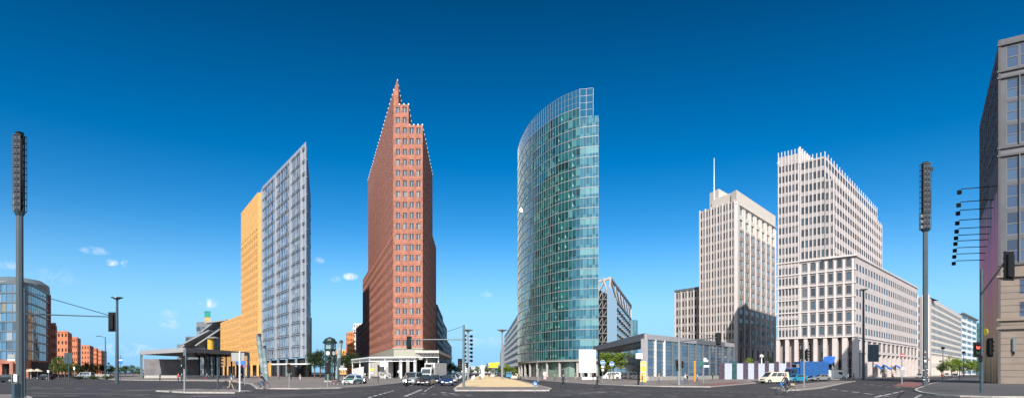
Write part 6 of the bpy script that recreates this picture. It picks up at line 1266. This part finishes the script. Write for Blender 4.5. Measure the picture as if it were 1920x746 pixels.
# ---------------------------------------------------------------- people
def cloth(n_, c): return mat('cloth_'+n_, c, .85, .15, 8)
skin = mat('skin', (.45, .26, .18), .55, .05, 5)
hairm = {'dark': mat('hair_dark', (.02, .015, .012), .6), 'brown': mat('hair_brown', (.08, .045, .025), .6), 'grey': mat('hair_grey', (.3, .29, .28), .6), 'blond': mat('hair_blond', (.35, .24, .1), .6)}
def person(label, loc, rz, top, bottom, pose='stand', hair='dark', H=1.75, helmet=None, bag=None, sleeve=True, z=0):
    J = {}; 
    def s(n_, x, y, zz, r, par): J[n_] = (Vector((x, y, zz)), r, par)
    lean = dict(stand=0, walk=.04, cycle=.30, moto=.1, push=.08)[pose]
    hip = (.93, .93, .98, .82, .92)[('stand', 'walk', 'cycle', 'moto', 'push').index(pose)]; hx = {'cycle': -.27, 'moto': -.35}.get(pose, 0)
    s('pelvis', hx, 0, hip, .125, None); s('waist', hx+lean*.25, 0, hip+.16, .115, 'pelvis'); s('chest', hx+lean*.75, 0, hip+.36, .14, 'waist'); s('neck', hx+lean*1.15, 0, hip+.55, .055, 'chest'); s('head', hx+lean*1.2+.02, 0, hip+.66, .085, 'neck'); s('crown', hx+lean*1.2+.025, 0, hip+.76, .078, 'head'); s('nose', hx+lean*1.2+.125, 0, hip+.68, .014, 'head')
    lh = dict(stand=((.02, .52), (.05, .29)), walk=((.16, .54), (.26, .30)), push=((.25, .6), (.48, .72)), cycle=None, moto=None)[pose]
    for sd_, q in (('l', 1), ('r', -1)):
        s('ear'+sd_, hx+lean*1.2+.01, q*.088, hip+.68, .016, 'head')
        sh = Vector((hx+lean*1.0, q*.185, hip+.48)); s('sh'+sd_, *sh, .062, 'chest')
        if pose in ('cycle', 'moto'): tgt = Vector((.26, q*.27, 1.05)); mid = (sh+tgt)/2+Vector((-.02, q*.07, -.07))
        elif pose == 'push': tgt = sh+Vector((.42, -.05*q+(.1 if q > 0 else -.05), -.42)); mid = sh+Vector((.12, q*.04, -.28))
        elif pose == 'walk': sw = q*.17; tgt = sh+Vector((sw*1.6, q*.05, -.52)); mid = sh+Vector((sw*.4, q*.05, -.28))
        else: tgt = sh+Vector((.1, q*.06, -.54)); mid = sh+Vector((.0, q*.05, -.28))
        s('el'+sd_, *mid, .045, 'sh'+sd_); s('wr'+sd_, *tgt, .028, 'el'+sd_); dv = (tgt-mid).normalized(); pm_ = tgt+dv*.055; s('palm'+sd_, *pm_, .034, 'wr'+sd_)
        side = Vector((1, 0, 0)) if abs(dv.x) < .7 else Vector((0, 1, 0)); curl = Vector((0, -q*.02, -.025))
        for f in range(4):
            a = pm_+side*(f-1.5)*.02+dv*.035; s(f'f{f}a'+sd_, *a, .0095, 'palm'+sd_); s(f'f{f}b'+sd_, *(a+dv*(.04, .048, .044, .034)[f]+curl), .008, f'f{f}a'+sd_)
        s('tha'+sd_, *(pm_+side*.045), .01, 'palm'+sd_); s('thb'+sd_, *(pm_+side*.055+dv*.035), .009, 'tha'+sd_)
        hp = Vector((hx, q*.09, hip-.04)); s('hp'+sd_, *hp, .088, 'pelvis')
        if pose == 'cycle': an = Vector((.02, .13, .28)) if q > 0 else Vector((-.27, -.13, .48)); kn = Vector((.16, .13, .72)) if q > 0 else Vector((.1, -.14, .86))
        elif pose == 'moto': an = Vector((-.1, q*.24, .16)); kn = Vector((.12, q*.25, .62))
        elif pose in ('walk', 'push'): an = Vector((q*.3, q*.09, .09 if q > 0 else .14)); kn = Vector((q*.12+.07, q*.09, .5))
        else: an = Vector((-.01, q*.11, .09)); kn = Vector((.02, q*.10, .5))
        s('kn'+sd_, *kn, .058, 'hp'+sd_); s('an'+sd_, *an, .04, 'kn'+sd_); s('toe'+sd_, *(an+Vector((.15, q*.01, -.05))), .038, 'an'+sd_)
    names = list(J); idx = {n_: i for i, n_ in enumerate(names)}; me = bpy.data.meshes.new('body'); me.from_pydata([J[n_][0] for n_ in names], [(idx[J[n_][2]], idx[n_]) for n_ in names if J[n_][2]], [])
    tmp = bpy.data.objects.new('body', me); COL.objects.link(tmp); md = tmp.modifiers.new('skin', 'SKIN'); md.use_smooth_shade = True
    for n_, v in zip(names, me.skin_vertices[0].data): v.radius = (J[n_][1],)*2; v.use_root = n_ == 'pelvis'
    sb_ = tmp.modifiers.new('sub', 'SUBSURF'); sb_.levels = 1; sb_.render_levels = 1
    dg_ = bpy.context.evaluated_depsgraph_get(); nm = bpy.data.meshes.new_from_object(tmp.evaluated_get(dg_)); bpy.data.objects.remove(tmp)
    o = bpy.data.objects.new('person', nm); COL.objects.link(o); nm.materials.clear()
    for m_ in (top, bottom, skin, blackm): nm.materials.append(m_)
    def reg(n_):
        if n_ in ('pelvis',) or n_[:2] in ('hp', 'kn'): return 1
        if n_[:2] == 'an': return 1
        if n_[:3] == 'toe': return 3
        if n_[:2] == 'sh' or n_ in ('waist', 'chest'): return 0
        if n_[:2] == 'el' or n_[:2] == 'wr': return 0 if (sleeve and n_[:2] in ('el', 'wr')) else (0 if n_[:2] == 'el' else 2)
        return 2
    segs = [(J[n_][0], J[J[n_][2]][0] if J[n_][2] else J[n_][0], reg(n_)) for n_ in names]
    for p in nm.polygons:
        c_ = p.center; best = 9; k_ = 0
        for a, b_, r_ in segs:
            ab = b_-a; t_ = 0 if ab.length < 1e-5 else max(0, min(1, (c_-a).dot(ab)/ab.length_squared)); d_ = (a+ab*t_-c_).length
            if d_ < best: best, k_ = d_, r_
        p.material_index = k_; p.use_smooth = True
    sc2 = H/1.75; o.location = (loc[0], loc[1], z); o.rotation_euler = (0, 0, rz); o.scale = (sc2,)*3
    tag(o, label, 'person', )
    hc = J['crown'][0]; b = MB()
    prof = [(.097, -.05), (.103, .0), (.09, .06), (.05, .095), (.01, .105)] if not helmet else [(.125, -.04), (.13, .02), (.11, .09), (.06, .13), (.01, .14)]
    b.lathe(prof, hc+Vector((-.018, 0, -.01)), helmet or hairm[hair], 12); b.build('helmet' if helmet else 'hair', o, smooth=True)
    b = MB(); h_ = J['head'][0]
    for q in (-1, 1): b.lathe([(.002, -.012), (.012, 0), (.002, .012)], h_+Vector((.083, q*.034, .035)), blackm, 6)
    b.build('eyes', o); b = MB(); b.box(h_+Vector((.085, 0, -.03)), (.012, .045, .01), redpave); b.build('mouth', o)
    if bag: 
        q = MB(); w = Vector((0, 0, 0)); Rz = Matrix.Rotation(rz, 3, 'Z'); p = Rz@Vector(bag[1]); q.box((loc[0]+p.x, loc[1]+p.y, p.z), bag[2], bag[3], rz); q.tube((loc[0]+p.x, loc[1]+p.y, p.z+bag[2][2]/2), (loc[0]+p.x, loc[1]+p.y, p.z+bag[2][2]/2+.12), .02, .02, bag[3]); tag(q.build('bag', None, bevel=.03), bag[0], 'bag')
    return o
navy = cloth('navy', (.02, .03, .06)); jeans = cloth('jeans', (.05, .09, .18)); blackc = cloth('black', (.015, .015, .017)); wht = cloth('white', (.6, .6, .6)); beigec = cloth('beige', (.36, .28, .18)); redc = cloth('red', (.4, .03, .03)); greyc = cloth('grey', (.15, .15, .16)); brownc = cloth('brown', (.1, .06, .04)); lblue = cloth('light_blue', (.3, .4, .5)); bluec = cloth('blue', (.03, .12, .3))
g0 = G(1473, 739.5); person('cyclist in dark navy jacket and trousers riding left at the right crossing', g0, d2r(186), navy, navy, 'cycle', 'grey')
q = MB(); q.box((g0.x+.62, g0.y-.05, .92), (.26, .24, .3), bluec, .1); q.box((g0.x+.62, g0.y-.05, 1.09), (.22, .18, .04), blackc, .1); tag(q.build('saddle_bag', bevel=.04), 'blue bag strapped on the front of the ridden bicycle', 'bag'); bg_ = bpy.data.objects['saddle_bag']; bg_.location.x = -1.05
q = MB(); q.box((g0.x+.56, g0.y+.05, .86), (.36, .24, .2), beigec, .1); tag(q.build('carrier_bag', bevel=.04), 'pale bundle on the rear carrier of the ridden bicycle', 'bag')
person('man in white shirt and beige trousers pushing a bicycle', G(432, 731.5), d2r(10), wht, beigec, 'push', 'grey', sleeve=False); person('cyclist in black shirt with bare head riding left past the silver tower', G(491, 728.8), d2r(188), blackc, jeans, 'cycle', 'dark', sleeve=False)
person('person in black walking behind the sign board', G(453, 720), d2r(190), blackc, navy, 'walk', 'dark'); person('person in dark red top standing before the grey panel wall', G(334, 717.5-.5), d2r(80), redc, navy, 'walk', 'dark'); person('person in purple dark coat left of the red-topped walker', G(340.5, 717), d2r(80), navy, blackc, 'walk', 'brown')
person('small figure in pale clothes on the paving before the silver tower', G(562.5, 712.3), d2r(-60), beigec, wht, 'walk', 'blond', 1.5)
person('man in navy suit crossing the road near the keep-right sign', G(1055.5, 727), d2r(-20), navy, navy, 'walk', 'dark', bag=('black bag carried by the man in navy near the keep-right sign', (.1, -.3, .62), (.36, .12, .28), blackc))
person('walker in dark coat striding left below the billboard', G(1120, 727), d2r(190), navy, blackc, 'walk', 'grey', bag=('dark shoulder bag of the striding walker below the billboard', (-.12, .28, .8), (.3, .12, .26), brownc))
person('pedestrian in olive jacket at the curved tower entrance', G(1079, 712.5), d2r(-100), brownc, beigec, 'walk', 'brown'); person('person in red jacket and jeans standing at the yellow poster', G(1204, 723), d2r(-30), redc, jeans, 'stand', 'brown')
for px, yb, t_, b_, hr, an, lab in ((1150, 714.5, greyc, blackc, 'dark', -80, 'grey-jacketed pedestrian right of the bicycle sign'), (1157, 714, wht, blackc, 'dark', 100, 'pedestrian in white top under the cantilevered roof'), (1143, 715.5, brownc, greyc, 'grey', 60, 'pedestrian in brown between the two blue signs'), (1284.5, 719, wht, jeans, 'grey', 20, 'pedestrian in white left of the orange pillar'), (1289, 720, blackc, jeans, 'dark', 200, 'pedestrian in black and jeans beside the orange pillar'), (1307, 716, lblue, navy, 'dark', 10, 'person in light blue right of the orange pillar'), (1336, 713.5, blackc, blackc, 'dark', 10, 'dark figure before the right end of the glass wall'), (1594, 711, blackc, navy, 'dark', 180, 'dark figure under the stone arcade by the entrance'), (1601, 711.2, brownc, blackc, 'brown', 170, 'brown-coated figure under the stone arcade'), (1590, 712, lblue, blackc, 'dark', 190, 'pedestrian in pale blue near the white delivery van'), (113, 710.5, navy, blackc, 'dark', 0, 'pedestrian in dark clothes on the left square'), (27, 716, redc, navy, 'brown', 10, 'pedestrian in red beside the left floodlight tower'), (917, 707.5, blackc, blackc, 'dark', 80, 'figure crossing the far median'), (1112, 713, blackc, blackc, 'dark', 80, 'person standing by the billboard pedestal'), (1018, 714, greyc, navy, 'dark', 160, 'pedestrian near the pink poster stand'),
 (724, 712.5, wht, jeans, 'brown', 20, 'pedestrian in white under the blank canopy sign'), (690, 711.5, brownc, navy, 'dark', 190, 'brown-coated pedestrian beside the canopy side panel'), (523, 712, redc, jeans, 'dark', 30, 'person in red at the silver tower doors'), (546, 711.5, navy, blackc, 'blond', 170, 'person in navy under the entrance canopy'), (388, 711.5, lblue, jeans, 'brown', 10, 'person in light blue at the left station glass'), (300, 713, greyc, blackc, 'dark', 180, 'grey-clad walker along the grey panel wall'), (986, 711.5, lblue, beigec, 'blond', -60, 'pedestrian in pale blue left of the colonnade lamp'), (1040, 713.5, beigec, navy, 'brown', 20, 'beige-coated pedestrian between poster stand and information board'), (1166, 715, navy, jeans, 'brown', 190, 'pedestrian in navy before the bright tree'), (1235, 720, beigec, jeans, 'blond', 15, 'pedestrian in beige at the left part of the glass wall'), (1655, 709.5, wht, blackc, 'dark', 220, 'pedestrian in white by the blue awnings'), (1768, 712, redc, blackc, 'brown', 220, 'red-jacketed walker right of the floodlight tower'), (900, 712, wht, navy, 'dark', 80, 'walker in white on the sandy median')):
    person(lab, G(px, yb), d2r(an), t_, b_, 'walk' if int(px) % 3 else 'stand', hr, random.uniform(1.62, 1.8))
person('motorcyclist in black with dark helmet before the silver white van', G(762, 723.5), d2r(-88), blackc, blackc, 'moto', helmet=blackm); person('police motorcyclist in green with white helmet', G(684, 720), d2r(-84), cloth('police_green', (.03, .12, .08)), blackc, 'moto', helmet=whitem); person('motorcyclist with red helmet on the right street', G(1674, 707.5), d2r(-100), brownc, navy, 'moto', helmet=redp)
# ---------------------------------------------------------------- put every origin at the thing's own base
bpy.context.view_layer.update()
for o in [x for x in S.objects if x.parent is None and x.get('kind') != 'structure' and x.type in ('EMPTY', 'MESH')]:
    if o.location.length > .01: continue
    if o.type == 'MESH' and not o.children:
        vs = [v.co for v in o.data.vertices]; z0 = min(v.z for v in vs); c = Vector(((min(v.x for v in vs)+max(v.x for v in vs))/2, (min(v.y for v in vs)+max(v.y for v in vs))/2, z0))
        o.data.transform(Matrix.Translation(-c)); o.location = c; continue
    if o.type != 'EMPTY': continue
    P = [ch.matrix_world @ Vector(b) for ch in o.children if ch.type == 'MESH' for b in ch.bound_box]
    if not P: continue
    c = Vector(((min(p.x for p in P)+max(p.x for p in P))/2, (min(p.y for p in P)+max(p.y for p in P))/2, 0)); k = o.scale.x
    for ch in o.children: ch.matrix_basis = Matrix.Translation(-c/k) @ ch.matrix_basis
    o.location = c
